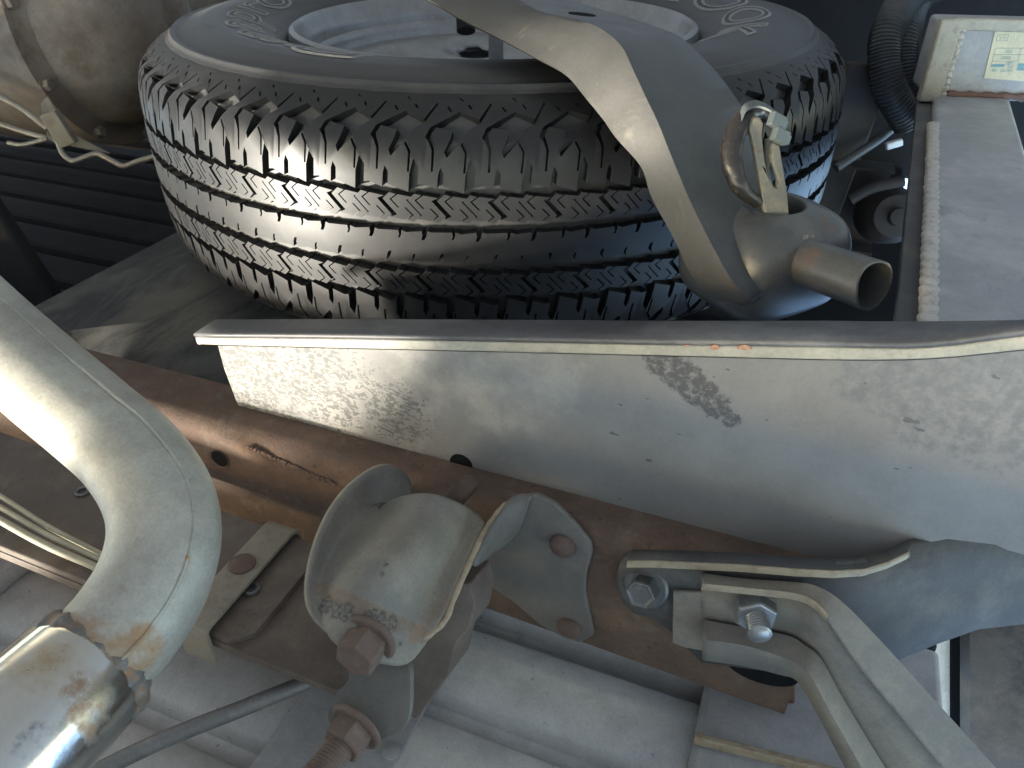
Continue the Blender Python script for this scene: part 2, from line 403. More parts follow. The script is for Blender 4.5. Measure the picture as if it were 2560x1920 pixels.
# rear sill
mb = MB(); mb.abox(-.004, -.16, .02, .45, BZ - .01, BZ + .022); mb.build("rear_sill", BEDD, t, bevel=.005)
mb = MB(); mb.abox(-.004, -.16, .453, 1.7, BZ - .01, BZ + .020); mb.build("shaded_inner_sill", DARK, t, bevel=.005)  # inboard run of the sill, shade put into its colour
p0, p1 = UZ(1735, 1845, BZ + .03), UZ(2140, 1945, BZ + .03)
mb = MB(); mb.box((p0 + p1) / 2, ((p1 - p0).normalized(), (p1 - p0).normalized().cross(Zv), Zv), ((p1 - p0).length / 2, .0022, .004)); mb.build("sill_lip", TANEDGE, t, bevel=.001)
# outer bed side, unseen, above and behind the camera; outline shaped to gate sun
SIDE = [(-.22, -.95), (2.2, -.95), (2.2, -.20), (1.52, -.16), (1.48, -.30), (1.38, -.43), (1.22, -.52), (1.02, -.56), (.82, -.54), (.66, -.48), (.57, -.41), (.51, -.33), (.475, -.25), (-.22, -.27)]
mb = MB(); mb.prism([ANZ(a, -.05, z) for a, z in SIDE], Nv * .012); mb.build("side_panel", PAINT, t, bevel=.003, angle=30)
mb = MB(); mb.abox(-.17, 2.2, 1.75, 1.765, -.95, -.38); mb.build("side_panel", PAINT, t, bevel=.004)

# ---------------------------------------------------------------- frame rails
RN = 0.334
RZ0, RZ1 = -0.340, -0.447
def rail_section(a, n0, z0, z1, w=.05, r=.016, sgn=1):
    pts = []
    pts.append(ANZ(a, n0 + w * sgn, z0))
    for i in range(7):
        th = math.pi / 2 * i / 6
        pts.append(ANZ(a, n0 + sgn * (r - r * math.sin(th)), z0 - (r - r * math.cos(th))))
    for i in range(5):
        th = math.pi / 2 * i / 4
        pts.append(ANZ(a, n0 + sgn * (r * .7 - r * .7 * math.cos(th)), z1 + (r * .7 - r * .7 * math.sin(th))))
    pts.append(ANZ(a, n0 + w * sgn, z1))
    inner = [q + Nv * (.004 * sgn) for q in pts[1:-1]]
    inner = [ANZ(a, n0 + w * sgn, z0 - .004)] + inner + [ANZ(a, n0 + w * sgn, z1 + .004)]
    return pts + inner[::-1]
t = thing("frame_rail", "rust brown steel frame rail behind the spring hanger", "frame rail", ANZ(.3, RN, RZ1))
aEnd = A_(UN(1990, 1700, RN))
mb = MB()
mb.loft([rail_section(a, RN, RZ0, RZ1 - .012 * max(0, 1 - (a - aEnd) / .25)) for a in [aEnd, aEnd + .1, aEnd + .25, .3, .6, 1.0, 1.6]], closed=True)
mb.build("rail_channel", RUST, t, angle=60)
# oval hole, round hole (flat discs, hole darkness put into the colour), bolts
def disc(c, axis, r, sy=1.0, n=24, th=.0003):
    x, y, d = perp(axis); mb = MB()
    mb.loft([[V(c) + d * h + x * (r * math.cos(6.2832 * i / n)) + y * (r * sy * math.sin(6.2832 * i / n)) for i in range(n)] for h in (-th, th)], True, True, True)
    return mb
hc = UN(550, 1146, RN)
mb = MB(); lathe(mb, hc - Nv * .0006, Nv, [(.0075, 0), (.0085, -.0005), (.0075, .004), (.007, .03)], 24); mb.build("hole_rim", RUST, t)
disc(hc - Nv * .0003, Nv, .0072).build("bolt_hole", BLACK, t)
disc(UN(1905, 1672, RN) - Nv * .0003, Nv, .022, .6).build("slot", BLACK, t)
# seam weld along the rail
mb = MB(); pts = [UN(620 + 220 * i / 60, 1118 + 92 * i / 60 + random.uniform(-3, 3), RN - .0005) for i in range(61)]
tube(mb, pts, lambda i: .0009 + .0010 * random.random(), 6); mb.build("seam_weld", RUST, t)
mb = MB(); mb.prism(px([(1790, 1700), (1990, 1700), (1985, 1770), (1950, 1770), (1925, 1835), (1800, 1830)], lambda u, v: UN(u, v, RN + .03)), Nv * .006)
mb.build("end_tab", RUSTEND, t, bevel=.002)
# end plate patch with red-brown paint sits just proud of the web
# far rail
t = thing("far_frame_rail", "dark far frame rail in the shade behind the spare tyre", "frame rail", ANZ(.4, 1.15, -.45))
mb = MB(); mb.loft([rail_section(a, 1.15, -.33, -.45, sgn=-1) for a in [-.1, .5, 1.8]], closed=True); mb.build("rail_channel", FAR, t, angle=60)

# crossmember (muddy, behind the tyre)
t = thing("crossmember", "mud smeared steel crossmember running inboard under the tyre", "crossmember", ANZ(.55, .7, -.36))
aC = A_(UZ(130, 735, -.37))
mb = MB(); sec = [(aC, -.45), (aC, -.376), (aC - .006, -.37), (aC - .30, -.37), (aC - .306, -.376), (aC - .306, -.45)]
mb.loft([[ANZ(a, nn, z) for a, z in sec] for nn in (.385, .6, .9, 1.1)], closed=False); mb.build("channel", MUD, t, solid=.003, angle=50)
mb = MB(); mb.abox(aC - .10, aC - .32, .375, .50, -.392, -.372); mb.build("gusset", RUST, t, bevel=.003)
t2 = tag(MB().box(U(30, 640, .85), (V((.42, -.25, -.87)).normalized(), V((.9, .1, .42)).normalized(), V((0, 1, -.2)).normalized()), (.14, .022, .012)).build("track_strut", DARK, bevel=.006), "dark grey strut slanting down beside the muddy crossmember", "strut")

# ---------------------------------------------------------------- spare wheel
WC = V((-0.019, 0.90, -0.238))
wheel = thing("spare_wheel_assembly", "spare wheel with black ribbed tyre and silver steel rim slung under the bed", "wheel", WC)
PROF = [(.366, 0), (.3655, .03), (.3645, .05), (.3625, .068), (.359, .0795), (.3525, .088), (.344, .0955), (.334, .1015), (.3265, .1055), (.312, .1105),
        (.296, .1142), (.28, .115), (.262, .1125), (.244, .107), (.229, .100), (.218, .092), (.2105, .084)]
acc = [0.0]
for i in range(1, len(PROF)): acc.append(acc[-1] + math.hypot(PROF[i][0] - PROF[i - 1][0], PROF[i][1] - PROF[i - 1][1]))
def prof_at(w):
    s = 1 if w >= 0 else -1; w = min(abs(w), acc[-1] - 1e-6)
    i = max(k for k in range(len(acc) - 1) if acc[k] <= w)
    f = (w - acc[i]) / (acc[i + 1] - acc[i])
    r = PROF[i][0] + f * (PROF[i + 1][0] - PROF[i][0]); z = PROF[i][1] + f * (PROF[i + 1][1] - PROF[i][1])
    j = max(i - 1, 0); k = min(i + 2, len(PROF) - 1)
    t = V((PROF[k][0] - PROF[j][0], PROF[k][1] - PROF[j][1])).normalized()
    return r, z * s, t.y, -t.x * s      # normal (nr, nz)
def TP(th, w, h):
    r, z, nr, nz = prof_at(w)
    r += nr * h; z += nz * h
    return WC + V((r * math.cos(th), r * math.sin(th), z))
WB = acc[7] + .004        # outer end of the shoulder blocks
GD = .0085
# carcass: groove floor, sidewalls, bead
mb = MB(); ws = []
k = -acc[-1] + .0001
while k < acc[-1]:
    ws.append(k); k += .0035 if not (WB < abs(k) + .002 < WB + .016) else .0009
rings = []
for w in ws:
    aw = abs(w); h = -GD if aw < WB - .028 else (-GD * (WB - aw) / .028 if aw < WB else 0)
    lip = .0024 * math.exp(-((aw - (WB + .0075)) / .0022) ** 2)
    lip += .0009 * math.exp(-((aw - (acc[10] + .036)) / .003) ** 2)
    rings.append([TP(2 * math.pi * i / 180, w, h + lip) for i in range(180)])
mb.loft(rings); mb.build("tyre_carcass", RUBW, wheel, fix=False)
NP = 56
dth = 2 * math.pi / NP
class Tread:
    """tread pieces with the tyre's own surface normals on their tops"""
    def __init__(self): self.v = []; self.f = []; self.n = []
    def piece(self, polys, w0, w1, k, floor=-GD, mirror=False, opens=()):
        flat = [q for p in polys for q in p]
        tris = tessellate_polygon([[V((s * .041, w0 + (w1 - w0) * t, 0)) for s, t in p] for p in polys])
        def wt(s, t):
            w = w0 + (w1 - w0) * t; th = (k + s) * dth
            return (-th, -w) if mirror else (th, w)
        def at(s, t, h): return TP(*wt(s, t), h)
        def nrm(s, t):
            th, w = wt(s, t); _, _, nr, nz = prof_at(w)
            return V((nr * math.cos(th), nr * math.sin(th), nz))
        b = len(self.v); n = len(flat)
        self.v += [at(s, t, 0) for s, t in flat] + [at(s, t, floor) for s, t in flat]
        N0 = [nrm(s, t) for s, t in flat]
        for tr in tris:
            tr = tuple(tr)
            g = (self.v[b + tr[1]] - self.v[b + tr[0]]).cross(self.v[b + tr[2]] - self.v[b + tr[0]])
            if g.dot(N0[tr[0]]) < 0: tr = tr[::-1]
            self.f.append(tuple(b + i for i in tr)); self.n.append([N0[i] for i in tr])
        base = 0
        for pi, p in enumerate(polys):
            m = len(p)
            for i in range(m):
                if pi == 0 and i in opens: continue
                j = (i + 1) % m; q = (b + base + i, b + base + i + n, b + base + j + n, b + base + j)
                g = (self.v[q[1]] - self.v[q[0]]).cross(self.v[q[3]] - self.v[q[0]])
                if g.length < 1e-14: g = (self.v[q[2]] - self.v[q[1]]).cross(self.v[q[3]] - self.v[q[0]])
                g.normalize(); self.f.append(q); self.n.append([g] * 4)
            base += m
    def mesh(self, name, mat):
        me = bpy.data.meshes.new(name)
        me.from_pydata([realdir(v - WC) for v in self.v], [], self.f); me.materials.append(mat)
        for p in me.polygons: p.use_smooth = True
        me.normals_split_custom_set([realdir(q) for f in self.n for q in f])
        return me
    def build(self, name, mat):
        o = bpy.data.objects.new(name, self.mesh(name, mat)); C.objects.link(o); o.parent = wheel; return o
W1a, W1b = .0485, WB
SEAM = [(-.10, 0), (-.10, .48), (-.02, .58), (.08, .66), (.28, .88), (.32, 1)]
SH_OUT = SEAM[::-1] + [(.14, -.05), (.17, .10), (.215, .17), (.27, .11), (.25, -.02), (.62, -.09), (.655, .10), (.74, .26), (.83, .17), (.80, -.01)] + [(q + 1, t) for q, t in SEAM]
NSM = len(SEAM)
SH_OPEN = tuple(range(0, NSM - 1)) + tuple(range(NSM + 9 + 1, NSM + 9 + 1 + NSM - 1)) 
SCOOP = [(-.05, .47), (.03, .575), (.28, .66), (.55, .755), (.90, .665), (1.10, .87), (1.135, .86), (.93, .63), (.73, .55), (.62, .46), (.33, .27), (.29, .33), (.40, .46), (.43, .535), (.13, .575), (.05, .49), (.115, .345), (.08, .13), (.045, .13), (.07, .345), (.0, .44)]
SIPE2 = [(.575, .405), (.605, .425), (.69, .325), (.65, .12), (.615, .12), (.65, .32)]
DASH1 = [(.30, .81), (.33, .82), (.40, .76), (.37, .75)]
DASH2 = [(.68, .84), (.71, .85), (.77, .79), (.74, .78)]
DASH3 = [(.50, .93), (.53, .94), (.60, .90), (.57, .89)]
for mirror in (False, True):
    tr = Tread()
    for k in range(NP):
        tr.piece([SH_OUT, SCOOP, SIPE2, DASH1, DASH2, DASH3], W1a, W1b, k, mirror=mirror, opens=SH_OPEN)
    tr.build("shoulder_rib", RUB)
CR = [(0, 0), (.10, -.04), (.12, .16), (.16, .30), (.215, .30), (.185, .15), (.20, -.03), (.48, .04), (.60, -.03), (.61, .16), (.64, .26), (.675, .25), (.65, .15), (.66, -.02), (1, 0),
      (1, 1), (.93, 1.04), (.90, .86), (.86, .74), (.80, .74), (.83, .88), (.82, 1.03), (.54, .97), (.44, 1.03), (.43, .88), (.40, .78), (.365, .78), (.39, .88), (.38, 1.02), (0, 1)]
tr = Tread()
for k in range(NP): tr.piece([CR], -.0120, .0120, k, opens=(14, len(CR) - 1))
tr.build("centre_rib", RUB)
# slanted tread blocks, two rows
def xs(t):
    tt = min(max(t, .20), .80); x = .42 * (1 - tt)
    if t > .80: x += .13 * (t - .80) / .20
    if t < .20: x -= .13 * (.20 - t) / .20
    return x
def blk(l, r):
    L = [(xs(t) + l, q) for t, q in ((1, 1.06), (.80, .80), (.5, .5), (.20, .20), (0, .08))]
    R = [(xs(t) + r, q) for t, q in ((0, -.06), (.20, .20), (.5, .5), (.80, .80), (1, .92))]
    m = (l + r) / 2
    bot = [(xs(0) + m + .06, 0), (xs(.2) + m + .055, .2), (xs(.50) + m + .05, .50), (xs(.50) + m + .085, .50), (xs(.2) + m + .09, .2), (xs(0) + m + .095, 0)]
    topn = [(xs(1) + m - .06, 1), (xs(.8) + m - .055, .8), (xs(.48) + m - .05, .48), (xs(.48) + m - .085, .48), (xs(.8) + m - .09, .8), (xs(1) + m - .095, 1)]
    return L + bot + R + topn
RA, RB = .0210, .0400
shared = {}
rest = Tread()
for row in (0, 1):
    for half, (l, r) in enumerate(((.05, .485), (.515, .945))):
        for k in range(NP):
            mid = (k + .5) * dth
            th = -mid if row else mid
            if math.sin(th) > .15:
                rest.piece([blk(l, r)], RA, RB, k, mirror=bool(row)); continue
            key = (row, half)
            if key not in shared:
                tr = Tread(); tr.piece([blk(l, r)], RA, RB, 0, mirror=bool(row)); shared[key] = tr.mesh("tread_block", RUB)
            o = bpy.data.objects.new("tread_block", shared[key]); C.objects.link(o); o.parent = wheel
            o.rotation_euler = (0, 0, -(k * dth) * (-1 if row else 1))
o = rest.build("rear_tread", RUB); o["kind"] = "stuff"
# lettering, raised on the sidewall
def rz(r):
    best = None
    for i in range(9, len(PROF) - 1):
        if PROF[i][0] >= r >= PROF[i + 1][0]:
            f = (PROF[i][0] - r) / (PROF[i][0] - PROF[i + 1][0]); return PROF[i][1] + f * (PROF[i + 1][1] - PROF[i][1])
    return .115
def letter(ch, deg, hgt, rb, wide=1.0, shear=0.0):
    cu = bpy.data.curves.new("t", 'FONT'); cu.body = ch; cu.size = 1.0; cu.align_x = 'CENTER'; cu.resolution_u = 6; cu.fill_mode = 'FRONT'; cu.extrude = 0.0
    o = bpy.data.objects.new("t", cu); C.objects.link(o)
    dg = bpy.context.evaluated_depsgraph_get(); me = bpy.data.meshes.new_from_object(o.evaluated_get(dg))
    sc = hgt / .72
    bm = bmesh.new(); bm.from_mesh(me)
    bmesh.ops.triangulate(bm, faces=bm.faces)
    bmesh.ops.subdivide_edges(bm, edges=[e for e in bm.edges if e.calc_length() > .2], cuts=2)
    def bend(x, y, h):
        x = (x + y * shear) * wide
        r = rb + y * sc; th = math.radians(deg) - x * sc / (rb + hgt / 2)
        return WC + V((r * math.cos(th), r * math.sin(th), rz(r) + h))
    vs = [bend(v.co.x, v.co.y, .0009) for v in bm.verts]
    bm.verts.index_update()
    fs = [tuple(v.index for v in f.verts) for f in bm.faces]
    m1 = MB().add(vs, fs)
    a = m1.build("raised_letter", LETTER, wheel, smooth=False, fix=True)
    # outline
    m2 = MB(); be = [e for e in bm.edges if e.is_boundary]; done = set()
    for e in be:
        if e in done: continue
        loop = [e.verts[0], e.verts[1]]; done.add(e)
        while True:
            nx = [q for q in loop[-1].link_edges if q.is_boundary and q not in done]
            if not nx: break
            done.add(nx[0]); loop.append(nx[0].other_vert(loop[-1]))
        if loop[0] == loop[-1]: loop = loop[:-1]
        if len(loop) < 3: continue
        P = [V((q.co.x, q.co.y, 0)) for q in loop]; rr = []
        for i in range(len(P)):
            d = (P[(i + 1) % len(P)] - P[i - 1]).normalized(); nn = V((-d.y, d.x, 0)); wd = .030
            rr.append([bend((P[i] + nn * wd).x, (P[i] + nn * wd).y, .0003), bend(P[i].x, P[i].y, .0016), bend((P[i] - nn * wd).x, (P[i] - nn * wd).y, .0003)])
        m2.loft(rr, closed=False, loop=True)
    m2.build("letter_outline", LETLINE, a, fix=True)
    bm.free(); bpy.data.objects.remove(o)
for ch, dg in (("D", -117), ("y", -130), ("n", -142.5), ("a", -157), ("p", -171), ("r", -182), ("o", -193)):
    letter(ch, dg, .046, .243, 1.75, .12)
for ch, dg in (("K", -30), ("O", -9), ("O", 13), ("K", 35), ("N", 57), ("A", 79), ("H", 101)):
    letter(ch, dg, .045, .240, 1.9)
# rim
mb = MB()
lathe(mb, WC, (0, 0, 1), [(.2125, .080), (.216, .092), (.2145, .100), (.210, .1025), (.2055, .0985), (.2035, .090), (.1990, .0865), (.1975, .081), (.1965, .0745), (.1925, .0715), (.1910, .067), (.1905, .060), (.1885, .0575), (.187, .050), (.184, .036), (.172, .030), (.166, .012), (.165, -.02), (.175, -.05), (.19, -.07), (.205, -.09)], 96)
mb.build("rim_barrel", RIM, wheel, fix=False)
mb = MB(); NS = 96; NR = 26; vid = {}
def disc_z(r):
    if r > .172: return .0585
    if r > .09: return .0585 - (.172 - r) * .30
    return .0339 + .010 * math.exp(-((r - .05) / .02) ** 2)
holes = [(2 * math.pi * i / 8 + .20) for i in range(8)]
fs = []; vs = []
for i in range(NR + 1):
    r = .035 + (.1885 - .035) * i / NR
    for j in range(NS):
        th = 2 * math.pi * j / NS
        dz = 0
        for hth in holes:
            da = (th - hth + math.pi) % (2 * math.pi) - math.pi
            q = math.hypot(da * .142 / .026, (r - .142) / .017)
            dz -= .010 * math.exp(-(max(q - .9, 0) / .35) ** 2)
        vs.append(WC + V((r * math.cos(th), r * math.sin(th), disc_z(r) + dz)))
for i in range(NR):
    for j in range(NS):
        r = .035 + (.1885 - .035) * (i + .5) / NR; th = 2 * math.pi * (j + .5) / NS
        if any(math.hypot(((th - h + math.pi) % (2 * math.pi) - math.pi) * .142 / .026, (r - .142) / .017) < .85 for h in holes): continue
        fs.append((i * NS + j, i * NS + (j + 1) % NS, (i + 1) * NS + (j + 1) % NS, (i + 1) * NS + j))
mk("wheel_disc", vs, fs, RIM, wheel, solid=.004, sub=1)
mb = MB(); lathe(mb, WC + V((.135, .09, .052)), (0, 0, 1), [(.006, 0), (.0055, .012), (.004, .020), (.0045, .030), (0, .031)], 14); mb.build("valve_stem", BLACK, wheel)

# winch bracket seen through the rim
t = thing("winch_hook", "narrow steel hanging bracket inside the spare rim", "bracket", U(1235, 120, .80))
mb = MB(); mb.box(U(1240, 100, .84), (V((1, 0, 0)), V((0, 1, 0)), Zv), (.008, .012, .045)); mb.build("strap", RIM, t, bevel=.001)
mb = MB(); tube(mb, [U(1163, 20, .90), U(1165, 78, .90)], .011, 14); mb.build("stud", DARK, t)

# ---------------------------------------------------------------- spare carrier arm
arm = thing("spare_carrier_arm", "stamped olive grey steel carrier arm passing under the spare tyre", "carrier arm", U(1600, 300, .5))
ST = [((960, -60, .71), (1150, -55, .70), (1290, -45, .73)),
      ((1081, 0, .635), (1280, 0, .62), (1410, 0, .67)),
      ((1158, 45, .60), (1345, 37, .58), (1490, 28, .635)),
      ((1260, 95, .565), (1420, 55, .553), (1565, 50, .61)),
      ((1349, 142, .54), (1492, 77, .53), (1640, 76, .588)),
      ((1422, 183, .52), (1550, 122, .506), (1702, 101, .567)),
      ((1475, 244, .505), (1582, 185, .492), (1745, 138, .552)),
      ((1516, 293, .50), (1610, 244, .485), (1788, 182, .54)),
      ((1548, 338, .495), (1640, 305, .478), (1822, 228, .53)),
      ((1612, 411, .49), (1668, 370, .474), (1850, 272, .52)),
      ((1636, 480, .49), (1695, 435, .470), (1875, 335, .515)),
      ((1664, 535, .488), (1725, 505, .468), (1905, 410, .508)),
      ((1700, 600, .486), (1760, 575, .464), (1930, 480, .50)),
      ((1730, 665, .487), (1795, 640, .458), (1955, 545, .493)),
      ((1775, 725, .488), (1835, 705, .458), (1985, 610, .488)),
      ((1830, 762, .49), (1880, 750, .462), (2000, 680, .485))]
cols = []
for st in ST:
    l_, c_0, u_ = U(*st[0]), U(*st[1]), U(*st[2])
    a9, b1_ = l_.lerp(c_0, .90), c_0.lerp(u_, .06)
    cr = c_0 * .9 + (a9 + b1_) * .05
    u9 = c_0.lerp(u_, .95); ur = u_ + V((.0015, .002, -.004))
    cols.append([l_ + V((.001, .003, -.0005)), l_, l_.lerp(c_0, .35), l_.lerp(c_0, .65), a9, cr, b1_, c_0.lerp(u_, .35), c_0.lerp(u_, .65), u9, ur, ur + V((.001, .003, -.010)), ur + V((.001, .004, -.022))])
nc = len(cols[0]); paths = [catmull([r[j] for r in cols], 4) for j in range(nc)]
mb = MB(); mb.loft([[paths[j][i] for j in range(nc)] for i in range(len(paths[0]))], closed=False)
sheet = mb.build("stamped_channel", ARM, arm, solid=.003, angle=28, fix=False)
sheet.data.materials.append(ARMF)
for i, p in enumerate(sheet.data.polygons):
    if i % (nc - 1) < 5 or i % (nc - 1) > 9: p.material_index = 1
hp = hit(sheet, 1455, 36)
d1 = (hit(sheet, 1425, 25) - hit(sheet, 1490, 48)).normalized(); d2 = (hit(sheet, 1470, 22) - hit(sheet, 1440, 48)).normalized()
nn = d1.cross(d2).normalized()
if nn.dot(hp) > 0: nn = -nn
d2 = nn.cross(d1)
mb = MB(); mb.loft([[hp + nn * hh + d1 * (.0105 * math.cos(6.2832 * i / 24)) + d2 * (.0105 * math.sin(6.2832 * i / 24)) for i in range(24)] for hh in (-.0004, .0004)], True, True, True)
mb.build("hole", BLACK, arm)  # flat black disc; the dark of the hole is its colour
# socket cup
cc = V((.165, .466, 0))
dirs = (U(*ST[11][2]) - U(*ST[11][0])).normalized(); dirs.z = 0; dirs.normalize(); dy = Zv.cross(dirs)
CP = [(.0165, -.200), (.0185, -.178), (.0200, -.1755), (.0235, -.177), (.030, -.1795), (.036, -.183), (.0405, -.190), (.0425, -.200), (.0435, -.212), (.0435, -.222), (.042, -.232), (.037, -.240), (.024, -.246), (.001, -.248)]
mb = MB(); rings = []
for r, z in CP:
    rg = []
    for i in range(48):
        th = 2 * math.pi * i / 48; e = 2 + 2.2 * min(max((r - .024) / .018, 0), 1)
        cth, sth = math.cos(th), math.sin(th); q = (abs(cth) ** e + abs(sth) ** e) ** (-1 / e)
        rg.append(cc + dirs * (r * q * cth * (1.08 if r > .022 else 1)) + dy * (r * q * sth) + Zv * z)
    rings.append(rg)
mb.loft(rings); cup = mb.build("socket_cup", CUP, arm, sub=1)
disc(cc + Zv * -.199, (0, 0, 1), .0165).build("socket_floor", BLACK, cup)
s0, s1 = U(1985, 645, .474), U(2186, 716, .428)
sd = (s1 - s0).normalized(); x, y, _ = perp(sd)
mb = MB()
R1 = ring(s0, x, y, .0142, 36)
up_ = (-(U(2186, 716, 1).normalized()) + Zv * .9); up_ = (up_ - sd * up_.dot(sd)).normalized()
def cut(c, r):  # slightly slanted, nicked mouth
    return [c + x * (r * math.cos(6.2832 * i / 36)) + y * (r * math.sin(6.2832 * i / 36)) - sd * (.0025 * max(0, (x * math.cos(6.2832 * i / 36) + y * math.sin(6.2832 * i / 36)).dot(up_) - .45) / .55) for i in range(36)]
mb.loft([R1, ring(s0.lerp(s1, .5), x, y, .0143, 36), cut(s1, .0145), cut(s1 + sd * .0004, .0132), ring(s0.lerp(s1, .45), x, y, .0128, 36)])
stub = mb.build("stub_tube", CUP, arm, angle=50)
disc(s0.lerp(s1, .4), sd, .0129).build("tube_plug", DARK, stub)
mb = MB(); pth = ring(s0 + sd * .006, x, y, .0148, 48)
mb.loft([ring(p, (p - s0 - sd * .006).normalized(), sd, .0022 + .0007 * math.sin(i * 2.1) + .0004 * random.random(), 8) for i, p in enumerate(pth)], loop=True)
mb.build("weld_ring", CUP, stub)
# welded loop, fork and cable ties
mb = MB(); lp = catmull([U(1918, 292, .478), U(1890, 280, .474), U(1862, 293, .470), U(1840, 330, .466), U(1828, 385, .464), U(1838, 440, .465), U(1860, 480, .468), U(1895, 505, .474)], 8)
tube(mb, lp, lambda i: .0042 + .0026 * math.sin(math.pi * min(1, i / 50)) ** .7 + .0002 * math.sin(i * .9), 14); mb.build("retaining_loop", LOOP, arm)
fk = thing("fork_pin", "flat two pronged steel fork standing in the arm socket", "fork", U(1945, 530, .47))
FP = [(1874, 318), (1884, 300), (1900, 294), (1909, 308), (1906, 345), (1912, 400), (1921, 442), (1934, 468), (1946, 474), (1949, 458), (1938, 425), (1931, 402), (1933, 378), (1940, 364), (1949, 363), (1960, 430), (1969, 489), (1977, 590), (1922, 590), (1903, 470), (1888, 385)]
mb = MB(); mb.prism(px(FP, lambda u, v: U(u, v, .462 + (v - 300) * .00004)), V((-.35, .85, .2)) * .0048); mb.build("fork_plate", FORK, fk, bevel=.0007)
FP2 = [(1916, 352), (1928, 350), (1931, 370), (1924, 420), (1932, 470), (1920, 470), (1914, 420)]
mb = MB(); mb.prism(px(FP2, lambda u, v: U(u, v, .474)), V((-.3, .85, .2)) * .003); mb.build("rear_prong", FORK, fk, bevel=.0005)
zt = thing("cable_tie", "grey nylon cable tie knotted round the welded loop", "cable tie", U(1940, 310, .46))
mb = MB()
pz = catmull([U(1850, 302, .463), U(1862, 278, .462), U(1888, 268, .464), U(1915, 276, .462), U(1938, 292, .458)], 8)
mb.loft([[p + V((0, .004, .002)), p + V((0, -.0035, .0005)), p + V((.0004, -.0035, .0017)), p + V((0, .004, .0032))] for p in pz], True, True, True); mb.build("strap", PLAS, zt)
ax = (V((.75, .2, -.4)).normalized(), V((.3, .4, .8)).normalized(), V((-.2, .9, -.3)).normalized())
for (u, v, d) in ((1942, 303, .456), (1950, 340, .458)):
    mb = MB(); mb.box(U(u, v, d), ax, (.0052, .0040, .0032)); mb.box(U(u, v, d) + ax[0] * .0062, ax, (.0012, .0028, .0022)); mb.build("tie_head", PLAS, zt, bevel=.0006)

# ---------------------------------------------------------------- trailer hitch: side plate, crossbar, receiver
hitch = thing("trailer_hitch", "grey steel trailer hitch with long side plate and welded crossbar", "trailer hitch", PL(1900, 1300))
OUT = [(545, 864), (800, 870.5), (1247, 881), (1660, 891), (2067, 901), (2180, 902), (2270, 901), (2330, 898), (2400, 893), (2555, 877), (2780, 845), (2780, 1432), (2560, 1387), (2518, 1375), (2490, 1362), (2368, 1347), (2250, 1370), (2100, 1420), (1950, 1440), (1500, 1330), (1000, 1190), (640, 1060), (612, 1034), (595, 1012), (586, 990), (560, 920)]
mb = MB(); mb.prism(px(OUT, PL), Nv * .007); mb.build("side_plate", PLATE, hitch, bevel=.0015)
# lower flange, bent inboard, 8 mm thick: front edge paler, outer face dark
TOPL = [(488, 843), (545, 844), (800, 846), (1247, 854), (1660, 862), (2067, 867), (2180, 870), (2270, 871), (2330, 868), (2400, 861), (2555, 840), (2780, 802)]
BOTL = [(494, 862), (545, 864), (800, 870.5), (1247, 881), (1660, 891), (2067, 901), (2180, 902), (2270, 901), (2330, 898), (2400, 893), (2555, 877), (2780, 845)]
FW = [.0225, .0225, .0225, .0225, .0225, .0225, .0225, .0225, .021, .018, .010, .004]
fn = PLATE_N - .004
top_ = [UN(u, v, fn) for u, v in TOPL]; bot_ = [UN(u, v, fn) for u, v in BOTL]
W_ = .024
mb = MB()
mb.loft([[t_ + Nv * w_, t_ + Nv * .0015, t_ + Nv * .0004 - Zv * .0004] for t_, w_ in zip(top_, FW)], closed=False); mb.build("flange_face", PLATE_TOP, hitch, angle=30, solid=.003)
mb = MB()
mb.loft([[t_ + Nv * .0004 - Zv * .0004, t_ - Zv * .0015, b_ + Zv * .001, b_ + Nv * .001, b_ + Nv * .004] for t_, b_ in zip(top_, bot_)], closed=False, cap0=True); mb.build("flange_edge", EDGE, hitch, angle=40, solid=.002)
mb = MB(); mb.prism([top_[0] - Zv * .0004, bot_[0], bot_[0] + Nv * W_, top_[0] + Nv * W_ - Zv * .0004], -Lv * .003); mb.build("flange_end", EDGE, hitch, bevel=.001)
for (u, v, w, h) in ((1715, 863, 16, 2.5), (1788, 867, 26, 6), (1860, 868, 42, 6)):
    pts = [(u + w / 2 * math.cos(a_ := 6.2832 * i / 14) * random.uniform(.75, 1.1), v + h * math.sin(a_) * random.uniform(.7, 1.2)) for i in range(14)]
    mb = MB(); mb.prism([UN(a, b, fn - .0002) - Nv * .0006 for a, b in pts], Nv * .0006); mb.build("rust_chip", CHIP, hitch, smooth=False)
disc(PL(1153, 1160) - Nv * .0002, Nv, .0085).build("bolt_hole", BLACK, hitch)
# crossbar: square tube running inboard
BZt = -.19
b0 = UZ(2322, 805, BZt); b1 = UZ(2336, 240, BZt); bd = (b1 - b0); bd.z = 0; bl = bd.length; bd.normalize(); bx = V((bd.y, -bd.x, 0))
mb = MB(); Wd = .069
o_ = b0 - bd * .02
sec = []
for (cx_, cz_, q0) in ((.006, -.006, 180), (Wd - .006, -.006, 90), (Wd - .006, -.07, 0), (.006, -.07, -90)):
    for i in range(5):
        th = math.radians(q0 - i * 22.5); sec.append((cx_ + .006 * math.cos(th), cz_ + .006 * math.sin(th)))
mb.loft([[o_ + bd * q + bx * a + Zv * z for a, z in sec] for q in (0, .2, .45, bl + .5)], True, True, True); mb.build("crossbar", TUBE, hitch, angle=50)
